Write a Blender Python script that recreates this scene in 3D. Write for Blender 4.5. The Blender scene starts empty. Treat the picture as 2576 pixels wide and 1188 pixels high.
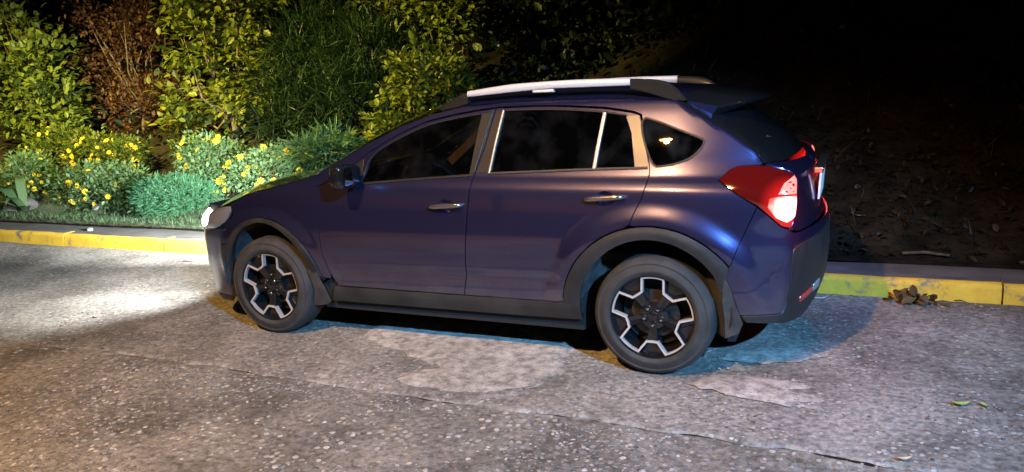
import bpy, bmesh, math, random
import numpy as np
from mathutils import Matrix, Vector
from mathutils.geometry import delaunay_2d_cdt
random.seed(7); rng = np.random.default_rng(7)
S = bpy.context.scene; COL = S.collection

# ------------------------------------------------------------------ camera
yaw, pitch, roll = .42332, .20982, -.05191
fw = np.array([-math.sin(yaw)*math.cos(pitch), math.cos(yaw)*math.cos(pitch), -math.sin(pitch)])
rt = np.array([math.cos(yaw), math.sin(yaw), 0]); up = np.cross(rt, fw)
r2 = math.cos(roll)*rt+math.sin(roll)*up; u2 = -math.sin(roll)*rt+math.cos(roll)*up
cam = bpy.data.cameras.new('camera'); co = bpy.data.objects.new('camera', cam); COL.objects.link(co)
cam.sensor_fit = 'HORIZONTAL'; cam.sensor_width = 36; cam.lens = 36*2009.0/2576
cam.clip_start = .05; cam.clip_end = 600
co.matrix_world = Matrix(((r2[0], u2[0], -fw[0], 1.0392), (r2[1], u2[1], -fw[1], -4.0894), (r2[2], u2[2], -fw[2], 1.7225), (0, 0, 0, 1)))
S.camera = co
# ------------------------------------------------------------------ night sky, exposure
wd = bpy.data.worlds.new('World'); S.world = wd; wd.use_nodes = True
wn = wd.node_tree.nodes; wl = wd.node_tree.links
sky = wn.new('ShaderNodeTexSky'); sky.sky_type = 'NISHITA'; sky.sun_disc = False
sky.sun_elevation = math.radians(2); sky.sun_rotation = math.radians(200)
bg = wn['Background']; bg.inputs['Strength'].default_value = .006
wl.new(sky.outputs[0], bg.inputs['Color'])
S.view_settings.view_transform = 'Standard'; S.view_settings.look = 'None'
S.view_settings.exposure = 0; S.view_settings.gamma = 1
try: S.view_settings.use_curve_mapping = False
except Exception: pass
S.cycles.use_denoising = True
S.cycles.max_bounces = 8; S.cycles.transparent_max_bounces = 12
S.cycles.sample_clamp_indirect = 4

# the lamps the place has: (lens position, aim, colour, watts, cone)
LAMP_A = dict(p=(-1.45, -6.4, 7.0), aim=(-1.3, -1.7, 0), c=(1, .53, .14), w=6000, cone=64, blend=1.0)
LAMP_B = dict(p=(6.2, -6.8, 5.5), aim=(0, -.35, .2), c=(.18, .52, 1), w=12500, cone=42, blend=1.0)
LAMP_C = dict(p=(-8.6, -1.6, 6.4), aim=(-7.0, 6, 2.3), c=(1, .80, .20), w=17000, cone=116, blend=.7, soft=.045, added_visor=(.30, .29))

# ------------------------------------------------------------------ helpers
def link(o, parent=None):
    COL.objects.link(o)
    if parent is not None: o.parent = parent
    return o
def tag(o, label=None, cat=None, group=None, kind=None):
    if label: o['label'] = label
    if cat: o['category'] = cat
    if group: o['group'] = group
    if kind: o['kind'] = kind
    return o
def empty(name, loc=(0, 0, 0), parent=None):
    o = bpy.data.objects.new(name, None); o.location = loc; o.empty_display_size = .1
    return link(o, parent)
def mesh_obj(name, verts, faces, mat, parent=None, smooth=True, normals=None, loc=None):
    me = bpy.data.meshes.new(name); me.from_pydata([tuple(map(float, v)) for v in verts], [], faces)
    me.polygons.foreach_set('use_smooth', [smooth]*len(me.polygons)); me.update()
    if normals is not None: me.normals_split_custom_set_from_vertices([tuple(map(float, n)) for n in normals])
    if mat: me.materials.append(mat)
    o = bpy.data.objects.new(name, me)
    if loc is not None: o.location = loc
    return link(o, parent)
def bm_obj(name, bm, mat, parent=None, smooth=False, bevel=0, seg=2, auto=None):
    if bevel:
        bmesh.ops.bevel(bm, geom=bm.edges[:], offset=bevel, segments=seg, affect='EDGES', profile=.5)
    me = bpy.data.meshes.new(name); bm.to_mesh(me); bm.free()
    me.polygons.foreach_set('use_smooth', [smooth]*len(me.polygons)); me.update()
    if auto is not None:
        me.polygons.foreach_set('use_smooth', [True]*len(me.polygons)); me.set_sharp_from_angle(angle=math.radians(auto))
    if mat: me.materials.append(mat)
    return link(bpy.data.objects.new(name, me), parent)
def box_bm(cx, cy, cz, sx, sy, sz, bm=None, rot=None):
    bm = bm or bmesh.new()
    r = bmesh.ops.create_cube(bm, size=1, matrix=Matrix.Translation((cx, cy, cz)) @ (rot or Matrix.Identity(4)) @ Matrix.Diagonal((sx, sy, sz, 1)))
    return bm
def tube(pts, rad, n=8, cap=True):
    pts = [np.array(q, float) for q in pts]; V = []; F = []
    if np.isscalar(rad): rad = [rad]*len(pts)
    prev = None
    for i, q in enumerate(pts):
        t = pts[min(i+1, len(pts)-1)]-pts[max(i-1, 0)]; t /= np.linalg.norm(t)+1e-9
        a = np.array([0, 0, 1.]) if abs(t[2]) < .9 else np.array([1., 0, 0])
        if prev is not None: a = prev
        b = np.cross(t, a); b /= np.linalg.norm(b)+1e-9; a = np.cross(b, t); prev = a
        for k in range(n):
            an = 2*math.pi*k/n; V.append(q+rad[i]*(math.cos(an)*a+math.sin(an)*b))
    for i in range(len(pts)-1):
        for k in range(n):
            F.append((i*n+k, i*n+(k+1) % n, (i+1)*n+(k+1) % n, (i+1)*n+k))
    if cap:
        F.append(tuple(range(n-1, -1, -1))); F.append(tuple((len(pts)-1)*n+k for k in range(n)))
    return V, F
def merge(parts):
    V = []; F = []
    for v, f in parts:
        o = len(V); V += list(v); F += [tuple(i+o for i in q) for q in f]
    return V, F
def lathe_y(prof, n=64):
    V = []; F = []; m = len(prof)
    for i in range(n):
        a = 2*math.pi*i/n
        for r, y in prof: V.append((r*math.cos(a), y, r*math.sin(a)))
    for i in range(n):
        j = (i+1) % n
        for k in range(m-1): F.append((i*m+k, i*m+k+1, j*m+k+1, j*m+k))
    return V, F
def sst(a, b, x):
    t = np.clip((np.asarray(x, float)-a)/(b-a), 0, 1); return t*t*(3-2*t)
def pchip(xs, ys):
    xs = np.array(xs, float); ys = np.array(ys, float); h = np.diff(xs); d = np.diff(ys)/h
    m = np.zeros_like(xs)
    for i in range(1, len(xs)-1):
        if d[i-1]*d[i] > 0:
            w1 = 2*h[i]+h[i-1]; w2 = h[i]+2*h[i-1]; m[i] = (w1+w2)/(w1/d[i-1]+w2/d[i])
    m[0] = d[0]; m[-1] = d[-1]
    def f(x):
        x = np.clip(np.asarray(x, float), xs[0], xs[-1]); k = np.clip(np.searchsorted(xs, x)-1, 0, len(h)-1)
        t = (x-xs[k])/h[k]
        return ys[k]*(1+2*t)*(1-t)**2+m[k]*h[k]*t*(1-t)**2+ys[k+1]*t*t*(3-2*t)+m[k+1]*h[k]*t*t*(t-1)
    return f
# value noise for displacement
def vnoise(x, y, seed=0):
    r = np.random.default_rng(seed); T = r.random((256, 256))
    xi = np.floor(x).astype(int); yi = np.floor(y).astype(int); fx = x-xi; fy = y-yi
    fx = fx*fx*(3-2*fx); fy = fy*fy*(3-2*fy)
    g = lambda a, b: T[a % 256, b % 256]
    return (g(xi, yi)*(1-fx)+g(xi+1, yi)*fx)*(1-fy)+(g(xi, yi+1)*(1-fx)+g(xi+1, yi+1)*fx)*fy

# ------------------------------------------------------------------ materials
def mat(name, col=(.5, .5, .5), rough=.5, metal=0, coat=0, emis=None, estr=0, spec=.5, **kw):
    m = bpy.data.materials.new(name); m.use_nodes = True; b = m.node_tree.nodes['Principled BSDF']
    b.inputs['Base Color'].default_value = (*col, 1); b.inputs['Roughness'].default_value = rough
    b.inputs['Metallic'].default_value = metal; b.inputs['Coat Weight'].default_value = coat
    b.inputs['Coat Roughness'].default_value = kw.get('coat_rough', .04)
    b.inputs['Specular IOR Level'].default_value = spec
    if emis: b.inputs['Emission Color'].default_value = (*emis, 1); b.inputs['Emission Strength'].default_value = estr
    return m
def nodes(m): return m.node_tree.nodes, m.node_tree.links, m.node_tree.nodes['Principled BSDF']
def add_noise_col(m, c1, c2, scale, detail=6, rough=.6, lo=.35, hi=.65, bump=0, bscale=None, bdist=.01, r1=None, r2=None):
    n, l, b = nodes(m)
    tc = n.new('ShaderNodeTexCoord'); nz = n.new('ShaderNodeTexNoise'); nz.inputs['Scale'].default_value = scale
    nz.inputs['Detail'].default_value = detail; nz.inputs['Roughness'].default_value = rough
    l.new(tc.outputs['Object'], nz.inputs['Vector'])
    cr = n.new('ShaderNodeValToRGB'); cr.color_ramp.elements[0].position = lo; cr.color_ramp.elements[1].position = hi
    cr.color_ramp.elements[0].color = (*c1, 1); cr.color_ramp.elements[1].color = (*c2, 1)
    l.new(nz.outputs['Fac'], cr.inputs['Fac']); l.new(cr.outputs['Color'], b.inputs['Base Color'])
    if r1 is not None:
        mr = n.new('ShaderNodeMapRange'); mr.inputs['To Min'].default_value = r1; mr.inputs['To Max'].default_value = r2
        l.new(nz.outputs['Fac'], mr.inputs['Value']); l.new(mr.outputs['Result'], b.inputs['Roughness'])
    if bump:
        n2 = n.new('ShaderNodeTexNoise'); n2.inputs['Scale'].default_value = bscale or scale*4; n2.inputs['Detail'].default_value = 5
        l.new(tc.outputs['Object'], n2.inputs['Vector'])
        bp = n.new('ShaderNodeBump'); bp.inputs['Strength'].default_value = bump; bp.inputs['Distance'].default_value = bdist
        l.new(n2.outputs['Fac'], bp.inputs['Height']); l.new(bp.outputs['Normal'], b.inputs['Normal'])
    return m

def paint_mat():
    m = mat('car_paint', (.10, .085, .17), .285, .88, 1.0, coat_rough=.03)
    n, l, b = nodes(m)
    tc = n.new('ShaderNodeTexCoord')
    # road film: dulls the lacquer in patches
    nz = n.new('ShaderNodeTexNoise'); nz.inputs['Scale'].default_value = 3.2; nz.inputs['Detail'].default_value = 8; nz.inputs['Roughness'].default_value = .65
    l.new(tc.outputs['Object'], nz.inputs['Vector'])
    mr = n.new('ShaderNodeMapRange'); mr.inputs['From Min'].default_value = .3; mr.inputs['From Max'].default_value = .75
    mr.inputs['To Min'].default_value = .03; mr.inputs['To Max'].default_value = .10
    l.new(nz.outputs['Fac'], mr.inputs['Value']); l.new(mr.outputs['Result'], b.inputs['Coat Roughness'])
    b.inputs['Coat IOR'].default_value = 1.7
    # fine metallic flake
    vo = n.new('ShaderNodeTexVoronoi'); vo.inputs['Scale'].default_value = 900
    l.new(tc.outputs['Object'], vo.inputs['Vector'])
    mx = n.new('ShaderNodeMixRGB'); mx.blend_type = 'MIX'; mx.inputs['Color1'].default_value = (.026, .0255, .070, 1); mx.inputs['Color2'].default_value = (.058, .056, .158, 1)
    l.new(vo.outputs['Color'], mx.inputs['Fac'])
    # road dust thrown up on the lower flanks
    sp = n.new('ShaderNodeSeparateXYZ'); l.new(tc.outputs['Object'], sp.inputs[0])
    hz = n.new('ShaderNodeMapRange'); hz.interpolation_type = 'SMOOTHSTEP'; hz.inputs['From Min'].default_value = .66; hz.inputs['From Max'].default_value = .28; l.new(sp.outputs['Z'], hz.inputs['Value'])
    nd = n.new('ShaderNodeTexNoise'); nd.inputs['Scale'].default_value = 9; nd.inputs['Detail'].default_value = 9; nd.inputs['Roughness'].default_value = .7; l.new(tc.outputs['Object'], nd.inputs['Vector'])
    md = n.new('ShaderNodeMath'); md.operation = 'MULTIPLY'; l.new(hz.outputs[0], md.inputs[0]); l.new(nd.outputs['Fac'], md.inputs[1])
    m3 = n.new('ShaderNodeMixRGB'); m3.inputs['Color2'].default_value = (.13, .115, .10, 1); l.new(md.outputs[0], m3.inputs['Fac']); l.new(mx.outputs['Color'], m3.inputs['Color1'])
    l.new(m3.outputs['Color'], b.inputs['Base Color'])
    mm = n.new('ShaderNodeMapRange'); mm.inputs['To Min'].default_value = .82; mm.inputs['To Max'].default_value = .45; l.new(md.outputs[0], mm.inputs['Value']); l.new(mm.outputs[0], b.inputs['Metallic'])
    return m
M = {}
HALF_W = .89
def glow_mat(name, col, ecol, ctr, r0, r1, e0, e1, rough=.10, metal=0, vor=0, cols=None):
    """A lamp cover or cell that glows most next to the bulb behind it."""
    m = mat(name, col, rough, metal, 1.0, emis=ecol, estr=1); n, l, b = nodes(m)
    tc = n.new('ShaderNodeTexCoord'); mp = n.new('ShaderNodeVectorMath'); mp.operation = 'ABSOLUTE'
    sh = n.new('ShaderNodeVectorMath'); sh.operation = 'SUBTRACT'; sh.inputs[1].default_value = (0, HALF_W, 0)
    l.new(tc.outputs['Object'], sh.inputs[0]); sx = n.new('ShaderNodeVectorMath'); sx.operation = 'MULTIPLY'; sx.inputs[1].default_value = (1 if ctr[0] > 0 else -1, 1, 1)
    l.new(sh.outputs[0], sx.inputs[0]); l.new(sx.outputs[0], mp.inputs[0])
    ds = n.new('ShaderNodeVectorMath'); ds.operation = 'DISTANCE'; ds.inputs[1].default_value = (abs(ctr[0]), HALF_W-ctr[1], ctr[2]); l.new(mp.outputs[0], ds.inputs[0])
    src = ds.outputs['Value']
    if vor:
        vo = n.new('ShaderNodeTexVoronoi'); vo.inputs['Scale'].default_value = vor; l.new(tc.outputs['Object'], vo.inputs['Vector'])
        ad = n.new('ShaderNodeMath'); ad.operation = 'MULTIPLY_ADD'; ad.inputs[1].default_value = .035; l.new(vo.outputs['Distance'], ad.inputs[0]); l.new(src, ad.inputs[2]); src = ad.outputs[0]
    mr = n.new('ShaderNodeMapRange'); mr.interpolation_type = 'SMOOTHSTEP'; mr.inputs['From Min'].default_value = r0; mr.inputs['From Max'].default_value = r1; mr.inputs['To Min'].default_value = e0; mr.inputs['To Max'].default_value = e1
    l.new(src, mr.inputs['Value']); l.new(mr.outputs[0], b.inputs['Emission Strength'])
    if cols:
        cr = n.new('ShaderNodeValToRGB'); cr.color_ramp.elements[0].color = (*cols[0], 1); cr.color_ramp.elements[1].color = (*cols[1], 1)
        q = n.new('ShaderNodeMapRange'); q.inputs['From Min'].default_value = r0; q.inputs['From Max'].default_value = r1; l.new(src, q.inputs['Value']); l.new(q.outputs[0], cr.inputs['Fac']); l.new(cr.outputs[0], b.inputs['Emission Color'])
    return m
M['paint'] = paint_mat()
M['clad'] = add_noise_col(mat('grey_plastic', rough=.55), (.010, .0098, .010), (.021, .020, .019), 6, bump=.15, bscale=350, bdist=.0006, r1=.42, r2=.68)
M['flap'] = add_noise_col(mat('flap_rubber', rough=.6), (.026, .025, .024), (.055, .052, .05), 12)
M['black'] = mat('black_plastic', (.010, .010, .011), .5, spec=.3)
M['gloss'] = mat('gloss_black', (.008, .008, .009), .08, 0, .6)
M['under'] = mat('underbody', (.008, .008, .008), .9)
M['liner'] = add_noise_col(mat('wheel_liner', rough=.8), (.02, .02, .022), (.07, .07, .07), 9)
M['tyre'] = add_noise_col(mat('tyre_rubber', rough=.8), (.015, .014, .0135), (.036, .034, .031), 7, detail=8, bump=.2, bscale=120, bdist=.001, r1=.7, r2=.9)
M['silver'] = mat('machined_alloy', (.80, .75, .71), .42, .7, .2)
M['rail'] = mat('rail_silver', (.60, .55, .50), .45, .2); M['channel'] = mat('window_channel', (.36, .34, .33), .4, .4)
M['chrome'] = mat('chrome', (.75, .75, .77), .10, 1)
M['disc'] = mat('brake_steel', (.05, .046, .042), .5, .8)
M['interior'] = add_noise_col(mat('interior_trim', rough=.8), (.015, .014, .014), (.03, .028, .027), 12)
M['seat'] = add_noise_col(mat('seat_cloth', rough=.95), (.018, .017, .017), (.035, .032, .03), 60)
M['belt'] = mat('seat_belt', (.16, .13, .10), .8)
M['red'] = glow_mat('red_lens', (.085, .003, .0025), (1, .014, .010), (.69, .12, .955), .075, .17, .75, .002)
M['white_plate'] = mat('plate_white', (.75, .75, .74), .4)
M['reflector'] = mat('red_reflector', (.55, .03, .02), .2, 0, .5)
M['lens'] = glow_mat('lens_clear', (.22, .22, .23), (.9, .95, 1), (-3.38, .18, .77), .05, .17, 1.6, .0, .10, .4)
M['headlit'] = mat('headlamp_lit', (.9, .9, .9), .3, emis=(.95, .98, 1), estr=14)
M['redlit'] = glow_mat('tail_lamp_lit', (.5, .05, .04), (1, .3, .2), (.69, .10, .94), .035, .125, 14, 1.6, .2, 0, 26, ((1, .50, .42), (1, .07, .05)))
M['reddim'] = mat('tail_lamp_cell', (.6, .10, .08), .25, 0, .5, emis=(1, .22, .17), estr=1.7)
def glass(name, tint, refl=1.0, dust=.045):
    m = bpy.data.materials.new(name); m.use_nodes = True; n = m.node_tree.nodes; l = m.node_tree.links
    for k in list(n):
        if k.type == 'BSDF_PRINCIPLED': n.remove(k)
    out = [k for k in n if k.type == 'OUTPUT_MATERIAL'][0]
    tr = n.new('ShaderNodeBsdfTransparent'); tr.inputs['Color'].default_value = (*tint, 1)
    gl = n.new('ShaderNodeBsdfGlossy'); gl.inputs['Roughness'].default_value = .015; gl.inputs['Color'].default_value = (refl, refl, refl, 1)
    df = n.new('ShaderNodeBsdfDiffuse'); df.inputs['Color'].default_value = (.16, .15, .14, 1)
    tc = n.new('ShaderNodeTexCoord'); nz = n.new('ShaderNodeTexNoise'); nz.inputs['Scale'].default_value = 7; nz.inputs['Detail'].default_value = 7
    l.new(tc.outputs['Object'], nz.inputs['Vector'])
    mr = n.new('ShaderNodeMapRange'); mr.inputs['From Min'].default_value = .45; mr.inputs['From Max'].default_value = .8
    mr.inputs['To Min'].default_value = .004; mr.inputs['To Max'].default_value = dust
    l.new(nz.outputs['Fac'], mr.inputs['Value'])
    m1 = n.new('ShaderNodeMixShader'); l.new(mr.outputs['Result'], m1.inputs[0]); l.new(tr.outputs[0], m1.inputs[1]); l.new(df.outputs[0], m1.inputs[2])
    fr = n.new('ShaderNodeFresnel'); fr.inputs['IOR'].default_value = 1.5
    m2 = n.new('ShaderNodeMixShader'); l.new(fr.outputs[0], m2.inputs[0]); l.new(m1.outputs[0], m2.inputs[1]); l.new(gl.outputs[0], m2.inputs[2])
    l.new(m2.outputs[0], out.inputs['Surface'])
    return m
M['glass'] = glass('tinted_glass', (.10, .10, .10)); M['glass_front'] = glass('door_glass', (.34, .34, .34)); M['glass_quarter'] = glass('quarter_glass', (.12, .12, .12), dust=.13)

def leaf_mat(name, c1, c2, trans=.35, rough=.5):
    m = mat(name, c1, rough, spec=.35); n, l, b = nodes(m)
    at = n.new('ShaderNodeAttribute'); at.attribute_name = 'tint'
    mx = n.new('ShaderNodeMixRGB'); mx.inputs['Color1'].default_value = (*c1, 1); mx.inputs['Color2'].default_value = (*c2, 1)
    l.new(at.outputs['Fac'], mx.inputs['Fac']); l.new(mx.outputs['Color'], b.inputs['Base Color'])
    tr = n.new('ShaderNodeBsdfTranslucent'); l.new(mx.outputs['Color'], tr.inputs['Color'])
    ms = n.new('ShaderNodeMixShader'); ms.inputs[0].default_value = trans
    out = [k for k in n if k.type == 'OUTPUT_MATERIAL'][0]
    l.new(b.outputs[0], ms.inputs[1]); l.new(tr.outputs[0], ms.inputs[2]); l.new(ms.outputs[0], out.inputs['Surface'])
    return m
M['leaf_lime'] = leaf_mat('leaf_lime', (.05, .085, .010), (.17, .18, .015))
M['leaf_green'] = leaf_mat('leaf_green', (.045, .085, .013), (.14, .17, .02))
M['leaf_pale'] = leaf_mat('leaf_pale', (.065, .15, .065), (.17, .28, .13))
M['leaf_fern'] = leaf_mat('leaf_fern', (.05, .17, .08), (.10, .27, .13))
M['leaf_brown'] = leaf_mat('leaf_brown', (.045, .023, .010), (.125, .052, .020))
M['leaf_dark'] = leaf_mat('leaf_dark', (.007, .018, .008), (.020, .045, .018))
M['leaf_dry'] = leaf_mat('leaf_dry', (.07, .055, .03), (.16, .125, .07)); M['leaf_bank'] = leaf_mat('leaf_bank', (.013, .011, .006), (.052, .042, .023))
M['petal'] = leaf_mat('petal_yellow', (.75, .55, .02), (.85, .68, .04), .2)
M['leaf_unlit'] = leaf_mat('leaf_unlit', (.006, .010, .005), (.018, .026, .012), .1)  # unlit darkness of the slope put into the leaf colour
M['bark'] = add_noise_col(mat('bark', rough=.9), (.05, .035, .022), (.12, .09, .06), 20)
M['pale_bark'] = add_noise_col(mat('pale_bark', rough=.8), (.25, .24, .19), (.4, .38, .30), 20)
M['stone'] = add_noise_col(mat('stone', rough=.85), (.16, .16, .16), (.34, .33, .32), 9, bump=.4, bscale=30, bdist=.01)
M['stone_dark'] = add_noise_col(mat('stone_dark', rough=.9), (.06, .06, .06), (.15, .145, .14), 9, bump=.4, bscale=30, bdist=.01)
M['pole'] = mat('pole_steel', (.2, .2, .2), .5, .6)

# ------------------------------------------------------------------ ground
def terrain(x, y):
    x = np.asarray(x, float); y = np.asarray(y, float)
    zl = .13+.36*np.clip(y-3.2, 0, 3)+.62*np.clip(y-6.2, 0, 14)
    zr = .13+.62*np.clip(y-2.55, 0, 20)
    w = sst(-3.5, -.5, x); z = zl*(1-w)+zr*w
    b = np.clip((y-2.4)/1.2, 0, 1)
    z = z+b*(.35*(vnoise(x*.7+40, y*.7+9, 3)-.5)+.16*(vnoise(x*2.3, y*2.3, 4)-.5)+.05*(vnoise(x*8, y*8, 5)-.5))
    return z
def grid_mesh(name, xs, ys, zf, m, kind=None, parent=None):
    X, Y = np.meshgrid(xs, ys); Z = zf(X, Y); nx = len(xs); ny = len(ys)
    V = np.stack([X.ravel(), Y.ravel(), Z.ravel()], 1)
    I = np.arange(nx*ny).reshape(ny, nx)
    F = np.stack([I[:-1, :-1].ravel(), I[:-1, 1:].ravel(), I[1:, 1:].ravel(), I[1:, :-1].ravel()], 1)
    me = bpy.data.meshes.new(name); me.from_pydata(V.tolist(), [], F.tolist())
    me.polygons.foreach_set('use_smooth', [True]*len(me.polygons)); me.materials.append(m); me.update()
    o = link(bpy.data.objects.new(name, me), parent)
    if kind: o['kind'] = kind
    return o
m_soil = add_noise_col(mat('soil', rough=.95, spec=.1), (.007, .006, .004), (.026, .021, .014), 3.5, detail=10, bump=.8, bscale=14, bdist=.05)
m_verge = add_noise_col(mat('verge_turf', rough=.95, spec=.15), (.035, .06, .03), (.10, .12, .07), 5, detail=9, bump=.6, bscale=60, bdist=.02)
m_pav = add_noise_col(mat('pavement_concrete', rough=.9), (.06, .058, .055), (.13, .125, .12), 2.5, detail=9, bump=.4, bscale=90, bdist=.006)
def road_mat(name, base_lo, base_hi, agg, aggcol1, aggcol2, bump, fs=30):
    m = mat(name, rough=.85, spec=.3); n, l, b = nodes(m); tc = n.new('ShaderNodeTexCoord')
    def noise(sc, det=6, ro=.6):
        q = n.new('ShaderNodeTexNoise'); q.inputs['Scale'].default_value = sc; q.inputs['Detail'].default_value = det; q.inputs['Roughness'].default_value = ro
        l.new(tc.outputs['Object'], q.inputs['Vector']); return q
    def ramp(src, a, ca, bb, cb):
        q = n.new('ShaderNodeValToRGB'); q.color_ramp.elements[0].position = a; q.color_ramp.elements[1].position = bb
        q.color_ramp.elements[0].color = (*ca, 1); q.color_ramp.elements[1].color = (*cb, 1); l.new(src, q.inputs['Fac']); return q
    big = noise(1.3, 8, .62); c0 = ramp(big.outputs['Fac'], .40, base_lo, .60, base_hi)
    fine = noise(fs, 7, .72); c1 = ramp(fine.outputs['Fac'], .37, (.48, .47, .46), .63, (1.36, 1.36, 1.31))
    mul = n.new('ShaderNodeMixRGB'); mul.blend_type = 'MULTIPLY'; mul.inputs['Fac'].default_value = 1
    l.new(c0.outputs[0], mul.inputs['Color1']); l.new(c1.outputs[0], mul.inputs['Color2'])
    vo = n.new('ShaderNodeTexVoronoi'); vo.inputs['Scale'].default_value = agg; vo.inputs['Randomness'].default_value = 1
    wob = n.new('ShaderNodeVectorMath'); wob.operation = 'ADD'; wn_ = noise(60, 2)
    sc = n.new('ShaderNodeVectorMath'); sc.operation = 'SCALE'; sc.inputs['Scale'].default_value = .012
    l.new(wn_.outputs['Color'], sc.inputs[0]); l.new(tc.outputs['Object'], wob.inputs[0]); l.new(sc.outputs[0], wob.inputs[1]); l.new(wob.outputs[0], vo.inputs['Vector'])
    sep = n.new('ShaderNodeSeparateColor'); l.new(vo.outputs['Color'], sep.inputs[0])
    pick = n.new('ShaderNodeMath'); pick.operation = 'GREATER_THAN'; pick.inputs[1].default_value = .55; l.new(sep.outputs[0], pick.inputs[0])
    ins = n.new('ShaderNodeMapRange'); ins.inputs['From Min'].default_value = .46; ins.inputs['From Max'].default_value = .34
    l.new(vo.outputs['Distance'], ins.inputs['Value'])
    mk = n.new('ShaderNodeMath'); mk.operation = 'MULTIPLY'; l.new(pick.outputs[0], mk.inputs[0]); l.new(ins.outputs[0], mk.inputs[1])
    ptch = noise(2.1, 5); pr = n.new('ShaderNodeMapRange'); pr.inputs['From Min'].default_value = .35; pr.inputs['From Max'].default_value = .6
    l.new(ptch.outputs['Fac'], pr.inputs['Value'])
    mk2 = n.new('ShaderNodeMath'); mk2.operation = 'MULTIPLY'; l.new(mk.outputs[0], mk2.inputs[0]); l.new(pr.outputs[0], mk2.inputs[1])
    ac = ramp(sep.outputs[1], 0, aggcol1, 1, aggcol2)
    mix = n.new('ShaderNodeMixRGB'); l.new(mk2.outputs[0], mix.inputs['Fac']); l.new(mul.outputs[0], mix.inputs['Color1']); l.new(ac.outputs[0], mix.inputs['Color2'])
    l.new(mix.outputs[0], b.inputs['Base Color'])
    hs = n.new('ShaderNodeMath'); hs.operation = 'ADD'; l.new(fine.outputs['Fac'], hs.inputs[0]); l.new(mk2.outputs[0], hs.inputs[1])
    bp = n.new('ShaderNodeBump'); bp.inputs['Strength'].default_value = bump; bp.inputs['Distance'].default_value = .008
    l.new(hs.outputs[0], bp.inputs['Height']); l.new(bp.outputs['Normal'], b.inputs['Normal'])
    return m
M['road_far'] = road_mat('worn_concrete', (.13, .122, .115), (.26, .25, .235), 34, (.12, .11, .105), (.46, .44, .41), .7, 26)
M['road_near'] = road_mat('exposed_aggregate', (.10, .095, .088), (.22, .21, .195), 26, (.12, .11, .105), (.52, .49, .46), .9, 24)
M['patch'] = road_mat('repair_mortar', (.27, .255, .235), (.37, .35, .325), 60, (.16, .15, .14), (.40, .38, .36), .3, 16)
M['road_wide'] = road_mat('road_concrete', (.13, .12, .11), (.24, .23, .21), 40, (.2, .19, .18), (.4, .38, .36), .5)

ground = grid_mesh('ground', np.array([-220, -60, -20, 0, 20, 60, 220.]), np.array([-200, -60, -10, 1.8, 1.9]), lambda X, Y: X*0-.30, m_soil, 'structure')
hill_x = np.concatenate([np.linspace(-220, -30, 12)[:-1], np.linspace(-30, 14, 240), np.linspace(14, 220, 14)[1:]])
hill_y = np.concatenate([np.linspace(2.36, 11, 100), np.linspace(11, 60, 26)[1:]])
hillside = grid_mesh('hillside', hill_x, hill_y, terrain, m_soil, 'structure')
verge = grid_mesh('grass_verge', np.linspace(-24, -1.5, 160), np.linspace(2.40, 3.5, 22), lambda X, Y: np.where(Y < 2.45, .08, terrain(X, Y)+.012+.02*vnoise(X*6, Y*6, 8)), m_verge, 'structure')
pavement = grid_mesh('pavement', np.linspace(-40, 20, 240), np.array([2.052, 2.2, 2.35, 2.47]), lambda X, Y: .118+.012*vnoise(X*1.5, Y*3, 11)-.04*(Y > 2.46), m_pav, 'structure')

# road: two concrete slabs with an open longitudinal joint at y = -0.6
def joint_y(x): return -.60+.09*(vnoise(x*.9+3, x*0+.5, 21)-.5)+.06*(vnoise(x*5, x*0+2.5, 22)-.5)-.05*np.clip(x-.3, 0, 9)
road = grid_mesh('road', np.array([-200, -60, -14, 6, 60, 200.]), np.array([-60, -20, -6, 0, 1.9]), lambda X, Y: X*0-.05, M['road_wide'], 'structure')
def zslab(X, Y, rough, seed):
    n1 = vnoise(X*1.1, Y*1.1, seed)-.5; n2 = vnoise(X*9, Y*9, seed+1)-.5; n3 = vnoise(X*45, Y*45, seed+2)-.5
    return .010*n1+rough*(.006*n2+.005*n3)
patch = np.array([(-.56, .55), (-.575, .25), (-.50, -.16), (-.58, -.33), (-.69, -.50), (-.95, -.56), (-1.25, -.57), (-1.6, -.54), (-1.9, -.50), (-2.0, -.1), (-1.9, .5)])
def in_poly(P, poly):
    x, y = P[..., 0], P[..., 1]; c = np.zeros(x.shape, bool); n = len(poly); j = n-1
    for i in range(n):
        xi, yi = poly[i]; xj, yj = poly[j]
        with np.errstate(divide='ignore', invalid='ignore'):
            t = ((yi > y) != (yj > y)) & (x < (xj-xi)*(y-yi)/(yj-yi+1e-12)+xi)
        c ^= t; j = i
    return c
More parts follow.
